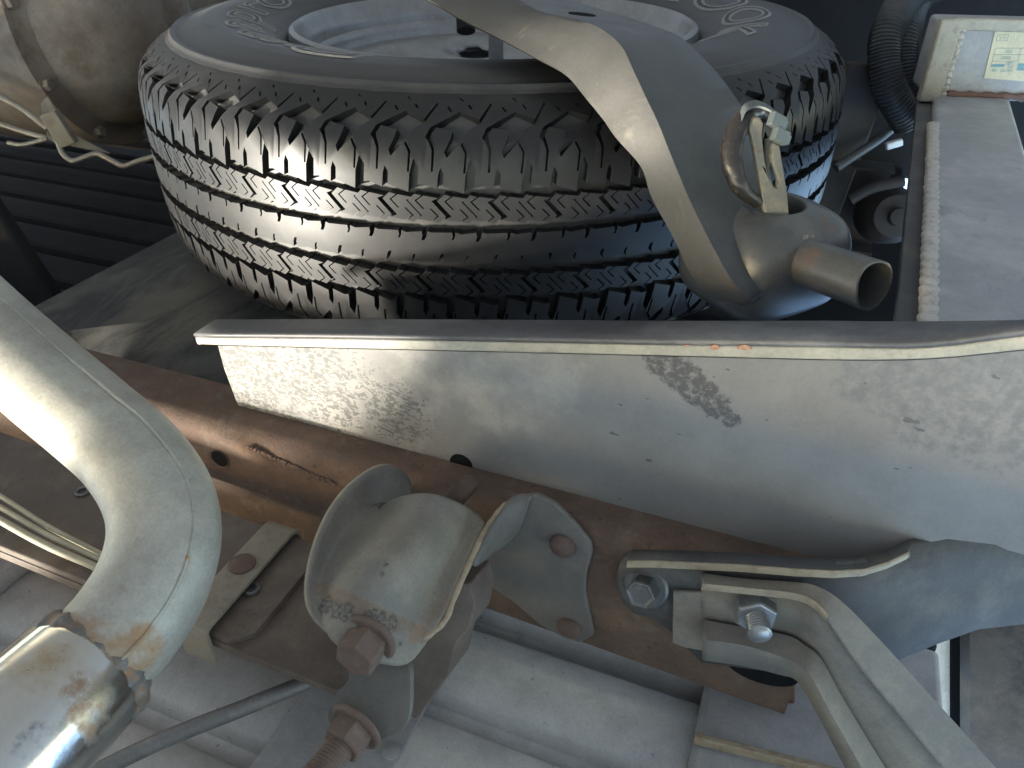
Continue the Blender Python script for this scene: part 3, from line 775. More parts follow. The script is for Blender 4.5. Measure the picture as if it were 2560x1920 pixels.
# gusset strip on the forward side of the bar + weld
mb = MB(); mb.box(o_ + bd * (bl / 2 + .02) - bx * .007 + Zv * -.012, (bd, bx, Zv), (bl / 2 + .02, .0068, .004)); mb.build("backing_strip", BRK, hitch, bevel=.001)
mb = MB(); nb = 34; rings = []
q = 0.0
pts = []
for i in range(nb * 6):
    fr = i / (nb * 6); ph = (i % 6) / 6
    if i % 6 == 0: wob = random.uniform(.8, 1.2); sh_ = random.uniform(-.0012, .0012)
    p = o_ + bd * (.02 + (bl - .10) * fr) + bx * .001 + Zv * (-.003)
    r = (.0040 + .0009 * math.sin(math.pi * ph)) * (.94 + .12 * (wob - .8)); p = p + bx * sh_ * .25
    rings.append([p + bx * (r * 1.25 * math.cos(a)) + Zv * (r * .9 * math.sin(a)) + bd * (.003 * math.cos(2 * a)) for a in [2 * math.pi * j / 10 for j in range(10)]])
mb.loft(rings, True, True, True); mb.build("weld_bead", WELD, hitch)
# receiver tube across the bar, its side faces out
rc = UZ(2338, 236, BZt)
mb = MB(); rx = V((.985, -.17, 0)).normalized(); ry = Zv.cross(rx)
mb.box(rc + rx * .16 + ry * .035 + Zv * .030, (rx, ry, Zv), (.165, .035, .034)); mb.build("receiver_tube", TUBE, hitch, bevel=.004)
mb = MB(); mb.box(rc + rx * .16 - ry * .0015 + Zv * .0655, (rx, ry, Zv), (.165, .0055, .0055)); mb.build("receiver_collar", EDGE, hitch, bevel=.002)
mb = MB(); mb.box(rc + rx * -.006 + ry * -.002 + Zv * .032, (rx, ry, Zv), (.010, .006, .038)); mb.build("end_plate", EDGE, hitch, bevel=.002)
mb = MB(); pts = [rc + rx * (.006) - ry * .004 + Zv * (.0 + .062 * i / 30) for i in range(31)] ; tube(mb, pts, lambda i: .003 + .0012 * math.sin(i * 2.2), 8); mb.build("weld_bead", WELD, hitch)
mb = MB(); pts = [rc + rx * (.01 + .30 * i / 60) - ry * .003 + Zv * .001 for i in range(61)]; tube(mb, pts, lambda i: .0035 + .001 * math.sin(i * 1.9), 8); mb.build("weld_bead", RUSTEND, hitch)
# label on the receiver (the right way up in the real world: its top is towards +z real)
lab = thing("rating_label", "cream rating label with faded blue print on the hitch receiver", "label", rc + rx * .085)
def rayface(u, v):
    r = ray(u, v); n_ = ry; o2 = rc - ry * .0004
    return r * (o2.dot(n_) / r.dot(n_))
LP = [(2459, 195), (2487, 80), (2493, 77), (2640, 85), (2645, 90), (2620, 204), (2612, 207)]
mb = MB(); mb.prism([rayface(*q) - ry * .0006 for q in LP], ry * .0005); mb.build("label_sheet", LABEL, lab, smooth=False)
def quad(u0, v0, u1, v1): # parallelogram on the label: slant follows its left edge
    def sl(u, v): return rayface(u + (195 - v) * .243, v) - ry * .0009
    return [sl(u0, v0), sl(u1, v0), sl(u1, v1), sl(u0, v1)]
def bar(u0, v0, u1, v1, m, nm="printed_rule"):
    MB().prism(quad(u0, v0, u1, v1), ry * .0002).build(nm, m, lab, smooth=False)
for (u0, v0, u1, v1) in ((2470, 119.5, 2600, 120.7), (2470, 135.5, 2600, 136.7), (2470, 152, 2528, 153), (2469, 119.5, 2470.2, 166), (2533, 119.5, 2534.2, 153), (2467, 86, 2495, 87.2), (2467, 101, 2495, 102.2), (2467, 86, 2468, 102), (2494, 86, 2495, 102)):
    bar(u0, v0, u1, v1, INKG)
for (u0, v0, u1, v1) in ((2470, 160, 2502, 167), (2536, 158, 2560, 176)):
    bar(u0, v0, u1, v1, INK, "printed_bar")
def label_text(txt, u, v, hpx, mat):
    cu = bpy.data.curves.new("t", 'FONT'); cu.body = txt; cu.size = 1; cu.align_x = 'CENTER'; cu.resolution_u = 2
    o = bpy.data.objects.new("t", cu); C.objects.link(o)
    me = bpy.data.meshes.new_from_object(o.evaluated_get(bpy.context.evaluated_depsgraph_get()))
    sc = hpx / .7
    vs = [rayface(u - v_.co.x * sc + (195 - (v + v_.co.y * sc)) * .243, v + v_.co.y * sc) - ry * .001 for v_ in me.vertices]
    mk("printed_text", vs, [tuple(p.vertices) for p in me.polygons], mat, lab, smooth=False, fix=False)
    bpy.data.objects.remove(o); bpy.data.meshes.remove(me)
label_text("V-5", 2481, 90, 8.5, INKG); label_text("500", 2505, 124, 8.5, INK); label_text("5000", 2502, 140, 8.5, INK)
label_text("LBS.", 2512, 155, 8, INK); label_text("WT.", 2517, 163, 6.5, INK); label_text("GROSS", 2510, 172, 7, INK); label_text("OR", 2480, 172, 7, INK)
label_text("N", 2555, 124, 9, INK); label_text("MAX.", 2555, 88, 8, INKG)

# corrugated conduit beside the crossbar
for k_, (du, dd) in enumerate(((0, 0), (42, .03))):
    pth = catmull([U(2370 + du, -60, 1.0 + dd), U(2275 + du * .6, -10, .97 + dd), U(2222 + du, 70, .95 + dd), U(2212 + du, 150, .95 + dd), U(2228 + du, 230, .96 + dd), U(2275 + du, 310, .98 + dd)], 32)
    mb = MB(); tube(mb, pth, lambda i: .0178 if i % 3 else .0202, 20)
    tag(mb.build("conduit", HOSE), ("black corrugated conduit looping round the hitch crossbar, its outer run" if k_ == 0 else "second black corrugated conduit tucked between the outer one and the crossbar"), "conduit")

# ---------------------------------------------------------------- spring hanger, shackle, leaf spring
hg = thing("spring_hanger", "pressed grey steel spring hanger riveted to the rusty frame rail", "spring hanger", U(1000, 1400, .46))
G = [[(982, 1134, .492), (1046, 1244, .530), (978, 1258, .470), (1048, 1240, .452), (1112, 1248, .456), (1176, 1284, .478), (1216, 1322, .470)],
     [(884, 1190, .466), (936, 1262, .494), (950, 1296, .470), (1040, 1300, .434), (1108, 1322, .440), (1168, 1346, .466), (1201, 1350, .453)],
     [(818, 1266, .446), (872, 1306, .470), (902, 1345, .454), (980, 1366, .412), (1052, 1390, .420), (1128, 1405, .452), (1171, 1415, .438)],
     [(780, 1355, .431), (826, 1386, .450), (860, 1412, .432), (920, 1430, .397), (998, 1455, .404), (1078, 1478, .437), (1137, 1492, .426)],
     [(760, 1440, .417), (795, 1460, .428), (833, 1478, .412), (892, 1495, .392), (964, 1515, .398), (1057, 1533, .422), (1115, 1548, .416)],
     [(757, 1508, .407), (788, 1523, .409), (835, 1548, .398), (882, 1568, .392), (950, 1583, .395), (1027, 1588, .408), (1080, 1583, .411)],
     [(782, 1553, .402), (816, 1583, .401), (856, 1610, .398), (900, 1632, .396), (945, 1652, .397), (987, 1664, .401), (1021, 1650, .406)]]
G0 = [.485, .485, .480, .464, .466, .474, .468, .462, .468, .460, .440, .445, .456, .452, .442, .451, .440, .420, .426, .443, .438, .428, .435, .422, .405, .410, .430, .426, .415, .419, .409, .397, .402, .418, .416, .406, .406, .398, .394, .397, .407, .411, .402, .400, .398, .397, .398, .401, .406]
G = [[(q[0], q[1], q[2] if i == 0 else q[2] * .6 + G0[i * 7 + j] * .4) for j, q in enumerate(r)] for i, r in enumerate(G)]
mb = MB(); mb.loft([[U(*q) for q in r] for r in G], closed=False); del mb.f[1]; body = mb.build("pressed_body", HANG, hg, sub=3, solid=.004)
m = Mat("hanger_steel", (0.205, 0.187, 0.155), .65, .0).grime((0.29, 0.262, 0.205), 24, .40, .70, .7, rough=.7).grime((0.145, 0.145, 0.147), 14, .45, .70, .6)
m.grime((.21, .15, .105), 200, .30, .56, .8, rough=.8, near=hits(body, [(800 + 18 * i, 1472 + 8.2 * i) for i in range(15)], .0035, .0075))
m.grime((.06, .06, .06), 500, .38, .60, .85, near=hits(body, [(815, 1512), (840, 1522), (865, 1530), (930, 1545), (955, 1552), (975, 1560)], .004, .0095) + hits(body, [(965, 1412), (955, 1435), (1000, 1610)], .001, .004))
m.grime((.25, .17, .115), 160, .35, .6, .7, near=hits(body, [(1115 - 12 * i, 1500 + 14 * i) for i in range(8)], .002, .006))
m.grime((.24, .19, .14), 90, .60, .72, .5)
body.data.materials[0] = m.done(.28, 420)
# worn fold edge
ed = catmull([U(1293, 1247, .478), U(1262, 1264, .472), U(1240, 1288, .467), U(1214, 1325, .458), U(1200, 1350, .450), U(1170, 1415, .436), U(1136, 1492, .424), U(1114, 1548, .414), U(1078, 1583, .409), U(1040, 1612, .406), U(1018, 1648, .404)], 6)
mb = MB(); tube(mb, ed, lambda i: .0018 + .0002 * math.sin(i * 1.3), 10); mb.build("fold_edge", HANGEDGE, hg)
# ear: flange turning back to the rail plus flat plate with two rivets
EN = RN - .004
ED = [(1293, 1247), (1336, 1237), (1387, 1261), (1441, 1315), (1478, 1359), (1481, 1382), (1466, 1435), (1463, 1482), (1476, 1547), (1485, 1588), (1452, 1608), (1405, 1594), (1351, 1565), (1279, 1503), (1224, 1467), (1174, 1456), (1180, 1420), (1232, 1372), (1262, 1330)]
mb = MB(); mb.prism(px(ED, lambda u, v: UN(u, v, EN)), Nv * .004); mb.build("ear_plate", EAR, hg, bevel=.0015)
fl0 = [U(1293, 1247, .478), U(1262, 1264, .472), U(1240, 1288, .467), U(1214, 1325, .458), U(1190, 1370, .445), U(1165, 1425, .436)]
fl1 = [UN(1336, 1240, EN), UN(1318, 1262, EN), UN(1304, 1292, EN), UN(1290, 1325, EN), UN(1262, 1350, EN), UN(1225, 1378, EN)]
rows = []
for a, b in zip(fl0, fl1):
    m_ = a.lerp(b, .55) + (b - a).length * .18 * V((.5, .3, .3)); rows.append([a, a.lerp(m_, .5), m_, b.lerp(m_, .45), b])
MB().loft(rows, closed=False).build("ear_flange", EAR, hg, sub=2, solid=.003)
for (u, v) in ((1408, 1362), (1424, 1568)):
    mb = MB(); lathe(mb, UN(u, v, EN), -Nv, [(.0085, -.001), (.0088, .001), (.0078, .0032), (.0050, .0050), (.0, .0056)], 24); mb.build("rivet", RIVET, hg)
# stud through the top of the hanger
mb = MB(); a, b = U(1125, 1262, .474), U(1178, 1205, .488); dd = (b - a).normalized()
tube(mb, [a.lerp(b, i / 40) for i in range(41)], lambda i: .0062 if i % 2 else .0053, 14); mb.build("stud", RBOLT, hg)
def hexbolt(name, c, axis, rh, h, fr=0, fh=.003, mat=RBOLT, parent=None, rot=0.0, dish=False, shank=0, sr_=.006, cone=True):
    x, y, d = perp(axis); mb = MB()
    if fr:
        mb.loft([ring(c, x, y, fr, 32), ring(c + d * fh * .5, x, y, fr, 32), ring(c + d * fh, x, y, fr * .9, 32)], True, True, True)
    hx = lambda z, k: [c + d * z + x * (k * rh * math.cos(rot + i * math.pi / 3)) + y * (k * rh * math.sin(rot + i * math.pi / 3)) for i in range(6)]
    mb.loft([hx(fh * .8, 1.0), hx(fh + h - rh * .12, 1), hx(fh + h, .92)], True, True, not dish)
    if dish: mb.loft([hx(fh + h, .92), hx(fh + h - .0004, .80), hx(fh + h - .0012, .74)], True, False, True)
    o = mb.build(name, mat, parent, angle=30, bevel=.0006)
    if shank:
        m2 = MB(); k_ = int(shank / .0006)
        tube(m2, [c + d * (fh + h - .001 + shank * i / k_) for i in range(k_ + 1)], lambda i: sr_ - (.00045 * (i % 3 == 0)) - (.0012 if i >= k_ - 1 else 0), 20)
        m2.build("thread", mat, o, angle=60)
    return o
def scr(u, v, dx, dy, tw): # axis given by how it leans in the picture
    return (-ray(u, v).normalized() * tw + V((1, 0, 0)) * dx + V((0, s_, c_)) * dy).normalized()
# lower bolts of the shackle point out and down
ba = V((-.52, -.72, -.28)).normalized()
hexbolt("bolt", U(925, 1592, .397), scr(925, 1592, -.42, -.60, .70), .0118, .0135, .0155, .003, RBOLT, hg, .35)

sk = thing("spring_shackle", "grey shackle plate below the hanger holding the lower threaded bolt", "shackle", U(940, 1780, .42))
SP = smooth_poly([(880, 1640), (960, 1640), (1018, 1662), (1026, 1720), (1022, 1790), (1004, 1828), (960, 1848), (935, 1873), (905, 1866), (868, 1850), (820, 1800), (838, 1740), (870, 1700)], 4)
mb = MB(); mb.prism(px(SP, lambda u, v: U(u, v, .412 - (v - 1650) * .00008)), V((.25, .6, -.2)).normalized() * .004); mb.build("side_plate", EAR, sk, bevel=.0012)
SP2 = [(1022, 1470), (1100, 1460), (1175, 1458), (1188, 1510), (1175, 1570), (1140, 1610), (1120, 1690), (1040, 1800), (1020, 1790)]
mb = MB(); mb.prism(px(SP2, lambda u, v: U(u, v, .455)), V((.25, .6, -.2)).normalized() * .03); mb.build("bush_housing", LEAF, sk, bevel=.004)
hexbolt("nut", U(895, 1812, .396), scr(895, 1812, -.50, -.62, .62), .0118, .0110, .0155, .003, RBOLT, sk, .2, shank=.032, sr_=.0078)

ls = thing("leaf_spring", "brown steel leaf spring under the bed with a dusty rebound clip", "leaf spring", ANZ(.4, .26, -.40))
LZ = -.40
def LU(u, v, z=LZ): return UZ(u, v, z)
ml = [LU(880, 1745), LU(905, 1722), LU(872, 1400)]
nL0 = N_(LU(700, 1672)); nL1 = N_(LU(700, 1345))
aR = A_(LU(890, 1735))
mb = MB(); mb.prism([ANZ(aR, nL0 + .01, LZ), ANZ(aR + .012, nL0, LZ), ANZ(.9, nL0, LZ + .03), ANZ(.9, nL1, LZ + .03), ANZ(aR + .03, nL1, LZ), ANZ(aR, nL1 - .012, LZ)], Zv * -.007); mb.build("main_leaf", LEAF, ls, bevel=.0012)
a2 = A_(LU(690, 1520, LZ + .007))
mb = MB(); mb.prism([ANZ(a2, nL0 + .012, LZ + .0075), ANZ(a2 + .012, nL0 + .001, LZ + .0075), ANZ(.9, nL0 + .001, LZ + .0375), ANZ(.9, nL1 - .001, LZ + .0375), ANZ(a2 + .012, nL1 - .001, LZ + .0075), ANZ(a2, nL1 - .01, LZ + .0075)], Zv * -.007); mb.build("second_leaf", LEAF, ls, bevel=.0012)
aQ = A_(LU(575, 1465, LZ + .012)); zc = LZ + .0155
mb = MB(); sec = [(nL0 - .004, LZ - .016), (nL0 - .004, zc - .004), (nL0 - .002, zc - .001), (nL0 + .002, zc), (nL1 - .004, zc), (nL1 + .001, zc - .002), (nL1 + .004, zc - .006), (nL1 + .004, LZ - .016)]
mb.loft([[ANZ(a, n_, z) for n_, z in sec] for a in (aQ - .012, aQ + .012)], closed=False); mb.build("rebound_clip", CLIP, ls, solid=.003, angle=30, bevel=.0006)
mb = MB(); lathe(mb, ANZ(aQ + .002, (nL0 + nL1) / 2 + .004, zc), Zv, [(.009, 0), (.0088, .0012), (.006, .0022), (0, .0026)], 24); mb.build("rivet", RIVET, ls)
def pin(p, par):
    mb = MB(); lathe(mb, p, Zv, [(.0058, -.001), (.0056, .002), (.0046, .0028), (.0030, .0022), (.0024, -.002), (0, -.002)], 20); mb.build("roll_pin", DBOLT, par)
pin(LU(630, 1474, LZ + .0085), ls); pin(LU(208, 1232, LZ + .016), ls)

# ---------------------------------------------------------------- bumper bracket and brace
bb = thing("bumper_bracket", "grey steel bumper bracket with worn tan flange bolted to the rail end", "bumper bracket", UN(1900, 1500, .32))
BN = RN - .0065
BO = [(1547, 1420), (1552, 1398), (1568, 1380), (1600, 1372), (1700, 1376), (1860, 1382), (2000, 1392), (2120, 1396), (2200, 1385), (2268, 1352), (2330, 1335), (2480, 1340), (2650, 1380), (2650, 1560), (2480, 1545), (2430, 1560), (2380, 1575), (2250, 1625), (2100, 1680), (1950, 1660), (1760, 1625), (1756, 1615), (1682, 1604), (1679, 1560), (1672, 1545), (1640, 1530), (1590, 1522), (1558, 1490)]
def BP(u, v):
    # the plate bends inboard (away) towards its rear end
    k = max(0, (u - 2020) / 500); return UN(u, v, BN + .078 * min(k, 1.4) ** 1.2)
mbv = px(BO, BP)
mb = MB(); 
# triangulated sheet needs inner points for the bend: build as strips between upper and lower borders
upb = [(1547, 1425), (1556, 1393), (1580, 1375), (1640, 1374), (1700, 1376), (1860, 1382), (2000, 1392), (2090, 1396), (2160, 1392), (2220, 1374), (2270, 1350), (2340, 1334), (2440, 1336), (2540, 1350), (2650, 1380)]
lob = [(1549, 1450), (1560, 1488), (1590, 1520), (1638, 1530), (1679, 1560), (1756, 1640), (1950, 1665), (2050, 1690), (2100, 1688), (2180, 1660), (2250, 1628), (2330, 1595), (2430, 1560), (2540, 1548), (2650, 1560)]
rows = []
for a, b in zip(upb, lob): rows.append([BP(a[0] + (b[0] - a[0]) * q, a[1] + (b[1] - a[1]) * q) for q in (0, .33, .66, 1)])
mb.loft(rows, closed=False); mb.build("bracket_plate", BRK, bb, solid=.005, offset=1)
fe = [BP(*q) for q in upb[2:11]]
rows = [[p, p - Nv * .0075 + Zv * .0008, p - Nv * .011 + Zv * .001] for p in fe]
MB().loft(rows, closed=False).build("top_flange", BRK, bb, solid=.0035)
rows = [[p - Nv * .0112 + Zv * .0016, p - Nv * .0122 + Zv * .0008, p - Nv * .0122 - Zv * .0028, p - Nv * .0112 - Zv * .0036, p - Nv * .010 - Zv * .003, p - Nv * .010 + Zv * .001] for p in fe]
MB().loft(rows, True, True, True).build("flange_edge", TANEDGE, bb)
hexbolt("flange_bolt", UN(1616, 1464, BN - .0052), scr(1616, 1464, -.28, -.42, .85), .0092, .0105, .0142, .0028, DBOLT, bb, .1, dish=True)
disc(UN(1890, 1545, BN - .0065), Nv, .016, .8).build("washer", ZBOLT, bb)
mb = MB(); mb.prism(px([(1682, 1480), (1757, 1484), (1758, 1628), (1720, 1622), (1680, 1606)], lambda u, v: UN(u, v, BN - .0085)), Nv * .003); mb.build("spacer_tab", TAN, bb, bevel=.001)

br = thing("bumper_brace", "dusty tan channel brace bolted on the bumper bracket and slanting away", "brace", UN(1900, 1550, .30))
# channel: back plate, upper flange, lower lip; each a strip of stations
CEN = [((1755, 1462), (1756, 1560), (1757, 1595), (1758, 1640)), ((1860, 1472), (1860, 1580), (1865, 1612), (1866, 1655)),
       ((1985, 1486), (1968, 1600), (1962, 1640), (1955, 1677)), ((2035, 1505), (2010, 1625), (2000, 1660), (1995, 1690)),
       ((2070, 1540), (2040, 1650), (2030, 1690), (2020, 1720)), ((2150, 1655), (2090, 1740), (2075, 1775), (2062, 1800)),
       ((2330, 1875), (2200, 1920), (2180, 1955), (2160, 1985)), ((2450, 2020), (2300, 2060), (2285, 2080), (2260, 2110))]
dn = lambda i: BN - .006 - .004 * max(0, i - 2)
rows = []
for i, (a, b, c2, e) in enumerate(CEN):
    n_ = dn(i)
    rows.append([UN(*a, n_), UN(a[0] + (b[0] - a[0]) * .5, a[1] + (b[1] - a[1]) * .5, n_), UN(*b, n_ - .001), UN(*b, n_ - .006), UN(*c2, n_ - .014), UN(*e, n_ - .012)])
def smooth_rows(rows, k=6):
    ps = [catmull([r[j] for r in rows], k) for j in range(len(rows[0]))]
    return [[p[i] for p in ps] for i in range(len(ps[0]))]
MB().loft(smooth_rows(rows), closed=False).build("channel_web", TAN, br, solid=.003, angle=32)
FT = [((1755, 1432), (1755, 1462)), ((1860, 1446), (1860, 1472)), ((1985, 1455), (1985, 1486)), ((2040, 1465), (2035, 1505)), ((2100, 1500), (2070, 1540)), ((2200, 1600), (2150, 1655)), ((2400, 1820), (2330, 1875)), ((2540, 1975), (2450, 2020))]
rows = []
for i, (a, b) in enumerate(FT):
    n_ = dn(i); q = UN(*b, n_); rows.append([q + Nv * .004 + Zv * .0005, q + Zv * .001, q - Nv * .009 + Zv * .0012, q - Nv * .016 + Zv * .001])
rowsU = []
for i, (a, b) in enumerate(FT):
    n_ = dn(i); rowsU.append([UN(*a, n_ + .002), UN(*a, n_ - .004), UN(*b, n_ - .013), UN(*b, n_ - .014) - Zv * .003])
MB().loft(smooth_rows(rowsU), closed=False).build("upper_flange", TAN, br, solid=.003, angle=32)
rows = [[UN(*b, dn(i) - .0142) + Zv * .001, UN(*b, dn(i) - .0150) - Zv * .0015, UN(*b, dn(i) - .0142) - Zv * .0042, UN(*b, dn(i) - .012) - Zv * .004] for i, (a, b) in enumerate(FT[:5])]
MB().loft(smooth_rows(rows), True, True, True).build("flange_edge", TANEDGE, br)
hexbolt("nut", UN(1885, 1512, dn(1) - .002), scr(1885, 1512, .12, -.62, .75), .0122, .0095, 0, .001, ZBOLT, br, .5, shank=.013, sr_=.0066)

# ---------------------------------------------------------------- exhaust
ex = thing("tailpipe", "bent aluminised exhaust tailpipe with a rusty weld before the chrome tip", "exhaust pipe", U(300, 1300, .45))
KP = .86
pp = catmull([q * KP for q in (U(-420, 480, .56), U(-210, 655, .53), U(-30, 825, .505), U(110, 950, .485), U(230, 1050, .470), U(330, 1140, .458), U(396, 1240, .448), U(413, 1340, .438), U(385, 1450, .427), U(322, 1555, .417), U(235, 1655, .408), U(150, 1745, .400))], 10)
mb = MB(); tube(mb, pp, lambda i: .0261 - .0010 * math.exp(-((i - 45) / 12) ** 2), 48, caps=False); po = mb.build("pipe", PIPE, ex)
PIPE0.grime((.34, .19, .085), 70, .30, .62, .9, rough=.7, metal=.1, near=hits(po, [(235, 1615), (255, 1640), (275, 1670), (300, 1690), (290, 1730), (320, 1650), (345, 1630), (200, 1590)], .008, .022))
PIPE0.grime((.30, .22, .13), 50, .4, .7, .6, rough=.6, near=hits(po, [(170, 1570), (330, 1610), (350, 1640)], .006, .024) + hits(po, [(340, 1560), (300, 1475)], .0, .008))
PIPE0.grime((.42, .22, .08), 300, .35, .5, .9, rough=.7, near=hits(po, [(468, 1396), (470, 1408)], .0008, .003))
PIPE0.done(.3, 420, .0005)
# long seam weld on the pipe
sm = []
for i, p in enumerate(pp[8:104]):
    j = i + 8; d = (pp[min(j + 1, len(pp) - 1)] - pp[j - 1]).normalized()
    out = -p.normalized(); side = V((.82, .05, .30)); w_ = (out * .62 + side * .78); w_ = (w_ - d * w_.dot(d)).normalized()
    sm.append(p + w_ * .0258)
mb = MB(); tube(mb, sm, lambda i: .0009 + .0004 * random.random(), 8); mb.build("seam", PIPE, ex)
tp0, tp1 = U(208, 1682, .405 * KP), U(-150, 2035, .335 * KP)
td = (tp1 - tp0).normalized(); x, y, _ = perp(td)
mb = MB(); mb.loft([ring(tp0 - td * .004, x, y, .0258, 56), ring(tp0, x, y, .0297, 56), ring(tp0 + td * .005, x, y, .0311, 56), ring(tp0 + td * .045, x, y, .0316, 56), ring(tp1, x, y, .0318, 56), ring(tp1, x, y, .0305, 56), ring(tp0 + td * .03, x, y, .030, 56)]); to = mb.build("chrome_tip", TIP, ex)
TIP0.grime((.46, .34, .2), 60, .32, .62, .75, rough=.36, near=hits(to, [(60, 1650), (110, 1640), (150, 1665), (190, 1700), (215, 1745), (120, 1690), (240, 1770)], .006, .020))
TIP0.grime((.34, .19, .11), 90, .40, .64, .8, rough=.6, near=hits(to, [(185, 1715), (225, 1790), (245, 1830), (200, 1770)], .004, .016))
TIP0.grime((.20, .22, .27), 120, .46, .64, .7, near=hits(to, [(120, 1850), (80, 1890), (150, 1880)], .006, .022), rough=.35)
TIP0.done(.06, 300, mottle=.15)
mb = MB(); rings = []
for i in range(120):
    th = 6.2832 * i / 120; c0 = tp0 - td * (.001 + .0006 * math.sin(th * 5)) + (x * math.cos(th) + y * math.sin(th)) * .0280
    r = .0042 + .0007 * math.sin(i * .9) + .0009 * random.random(); o2 = (x * math.cos(th) + y * math.sin(th))
    rings.append([c0 + o2 * (r * .75 * math.cos(a)) + td * (r * 1.4 * math.sin(a)) for a in [6.2832 * j / 10 for j in range(10)]])
mb.loft(rings, loop=True); mb.build("weld", PWELD, ex)

# cables, rod
for i, (v0, v1, dd, lb) in enumerate(((1240, 1390, .52, "beige brake cable passing behind the tailpipe, lying against the leaf spring"), (1268, 1405, .515, "beige brake cable behind the tailpipe, middle of three"), (1300, 1428, .51, "beige brake cable behind the tailpipe, next to the bed floor"))):
    mb = MB(); pth = catmull([U(-160, v0 - 95, dd + .03), U(0, v0, dd + .01), U(120, v0 + (v1 - v0) * .48 + 4, dd), U(262, v1, dd - .005), U(350, v1 + 52, dd - .01)], 10)
    tube(mb, pth, (.0018, .0019, .0026)[i], 12); tag(mb.build("brake_cable", CABLE), lb, "cable")
mb = MB(); pth = catmull([U(180, 1960, .44), U(400, 1853, .46), U(620, 1765, .48), U(800, 1690, .50), U(900, 1640, .52)], 8)
tube(mb, pth, lambda i: .0052, 16); tag(mb.build("stay_rod", ROD), "thin grey steel stay rod crossing the bed floor below the shackle", "rod")

# ---------------------------------------------------------------- axle behind the tyre
axl = thing("rear_axle", "rusty differential housing with bolted cover beyond the spare tyre", "axle", U(250, 120, 1.15))
ac = U(225, 55, 1.15); aax = V((.97, -.16, .12)).normalized()
mb = MB(); lathe(mb, ac, aax, [(.155, -.16), (.172, -.02), (.176, 0), (.176, .012), (.160, .016), (.150, .024), (.146, .045), (.135, .075), (.112, .102), (.075, .118), (.03, .124), (0, .125)], 64); mb.build("cover", AXLE, axl)
x, y, d = perp(aax)
for i in range(10):
    th = 6.2832 * i / 10 + .35; p = ac + d * .012 + (x * math.cos(th) + y * math.sin(th)) * .166
    hexbolt("cover_bolt", p, d, .0085, .008, .011, .002, AXLE, axl, i * .3)
mb = MB(); tube(mb, [ac - d * .08 - Nv * .75, ac - d * .08 + Nv * .6], .043, 32); mb.build("axle_tube", AXLE, axl)
mb = MB(); lathe(mb, ac - d * .15 - Nv * .04, -Nv, [(.14, -.1), (.12, .0), (.08, .08), (.045, .14)], 40); mb.build("carrier_housing", AXLE, axl)
for (pts, r_, nm, lb) in (([(-60, 195, 1.02), (0, 240, 1.02), (60, 275, 1.02), (120, 322, 1.02)], .0042, "brake_line", "straight steel brake line running to the differential clip"),
                     ([(-60, 290, 1.01), (0, 310, 1.01), (60, 330, 1.01), (115, 345, 1.01), (142, 352, 1.01), (158, 385, 1.01), (182, 402, 1.01), (215, 392, 1.01), (245, 385, 1.01), (280, 402, 1.01), (310, 415, 1.01), (345, 403, 1.01), (400, 388, 1.01)], .0036, "brake_line", "kinked steel brake line hanging below the differential"),
                     ([(20, 357, 1.0), (50, 362, 1.0), (80, 357, 1.0), (118, 347, 1.0)], .0028, "brake_line", "short loose bright brake line end under the clip")):
    mb = MB(); tube(mb, catmull([U(*q) for q in pts], 6), r_, 10); tag(mb.build(nm, LINE), lb, "brake line")
mb = MB(); mb.box(U(148, 322, 1.0), (V((.9, 0, .3)).normalized(), V((-.3, 0, .9)).normalized(), V((0, 1, 0))), (.012, .022, .006)); mb.prism(px([(118, 345), (100, 260), (118, 240), (170, 330), (275, 385), (170, 365)], lambda u, v: U(u, v, 1.03)), V((0, .004, 0)))
tag(mb.build("line_clip", CLIP, bevel=.002), "tan bracket clip holding the brake lines on the differential", "clip")

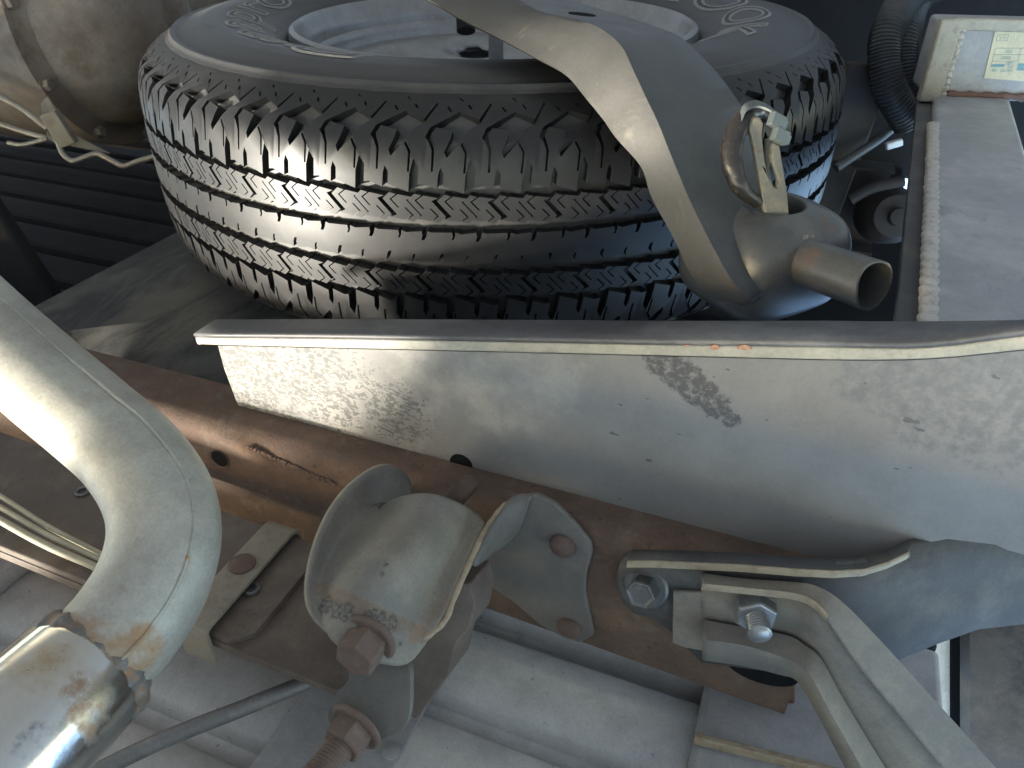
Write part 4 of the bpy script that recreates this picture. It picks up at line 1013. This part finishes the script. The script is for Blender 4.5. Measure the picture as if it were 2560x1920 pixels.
# ---------------------------------------------------------------- things behind: dark clutter, cream panel, bumper end
for (u, v, d, w, h, ang, m, nm, lb) in ((2080, 430, 1.05, .030, .14, -.12, FAR, "hanging_strap", "rust brown strap hanging beside the spare tyre tread"),):
    mb = MB(); mb.box(U(u, v, d), (V((math.cos(ang), 0, math.sin(ang))), V((0, 1, 0)), V((-math.sin(ang), 0, math.cos(ang)))), (w, .006, h)); tag(mb.build(nm, m, bevel=.003), lb, "strap")
lk = thing("round_housing", "round dark steel housing in the shade beyond the hitch crossbar", "housing", U(2230, 520, 1.0))
mb = MB(); lathe(mb, U(2235, 540, 1.0), V((-.2, -.9, .3)), [(.040, -.05), (.036, -.004), (.030, .004), (.027, .012), (.012, .014), (.010, .024), (0, .025)], 24); mb.build("housing", FAR, lk)
mb = MB(); tube(mb, catmull([U(2125, 500, 1.0), U(2180, 470, .99), U(2260, 452, .98)], 5), .007, 12); mb.build("socket", FAR, lk)
mb = MB(); mb.box(U(2235, 360, .98), (V((.9, 0, .3)).normalized(), V((0, 1, 0)), V((-.3, 0, .9)).normalized()), (.010, .004, .0045)); mb.build("reflector", WHITE, lk, bevel=.002)
wr = tag(tube(MB(), catmull([U(2090, 420, 1.0), U(2150, 380, 1.0), U(2200, 345, 1.0), U(2255, 300, 1.0)], 6), .006, 10).build("wire", HOSE), "dark wire slanting up beside the crossbar", "wire")

cp = thing("body_panel", "cream painted panel strip showing through the gap beside the brace", "body panel", U(2320, 1720, .75))
mb = MB(); mb.prism(px([(2290, 1520), (2378, 1520), (2378, 2000), (2290, 2000)], lambda u, v: U(u, v, .60)), V((0, .02, 0))); mb.build("panel", CREAM, cp, smooth=False)
mb = MB(); mb.prism(px([(2250, 1520), (2268, 1520), (2268, 2000), (2250, 2000)], lambda u, v: U(u, v, .605)), V((0, .02, 0))); mb.build("trim_strip", WHITE, cp, bevel=.003)
mb = MB(); mb.prism(px([(2266, 1520), (2291, 1520), (2291, 2000), (2266, 2000)], lambda u, v: U(u, v, .612)), V((0, .02, 0))); mb.build("recess", CREAM, cp, bevel=.002)
mb = MB(); mb.prism(px([(2378, 1500), (2400, 1500), (2404, 2000), (2378, 2000)], lambda u, v: U(u, v, .598)), V((0, .02, 0))); mb.build("dark_gap_strip", BLACK, cp, smooth=False)  # black strip standing in for the dark gap beside the panel
be = thing("bumper_end", "dirty rust stained metal bumper end beyond the brace", "bumper", U(2480, 1700, .56))
mb = MB(); rows = []
for v in (1480, 1600, 1720, 1850, 2000):
    rows.append([U(2400, v, .585), U(2425, v, .575), U(2480, v, .568), U(2560, v, .56), U(2680, v, .55)])
mb.loft(rows, closed=False); mb.build("bumper_skin", GRUB, be, solid=.004)

# dark panel added on the far side to shut out the brightness beyond
lin = tag(MB().abox(-.55, 1.1, 1.62, 1.64, -.50, .02).build("far_shade_panel", DARK, bevel=.01), "added near-black liner panel on the far side, behind tyre and conduits", "screen")
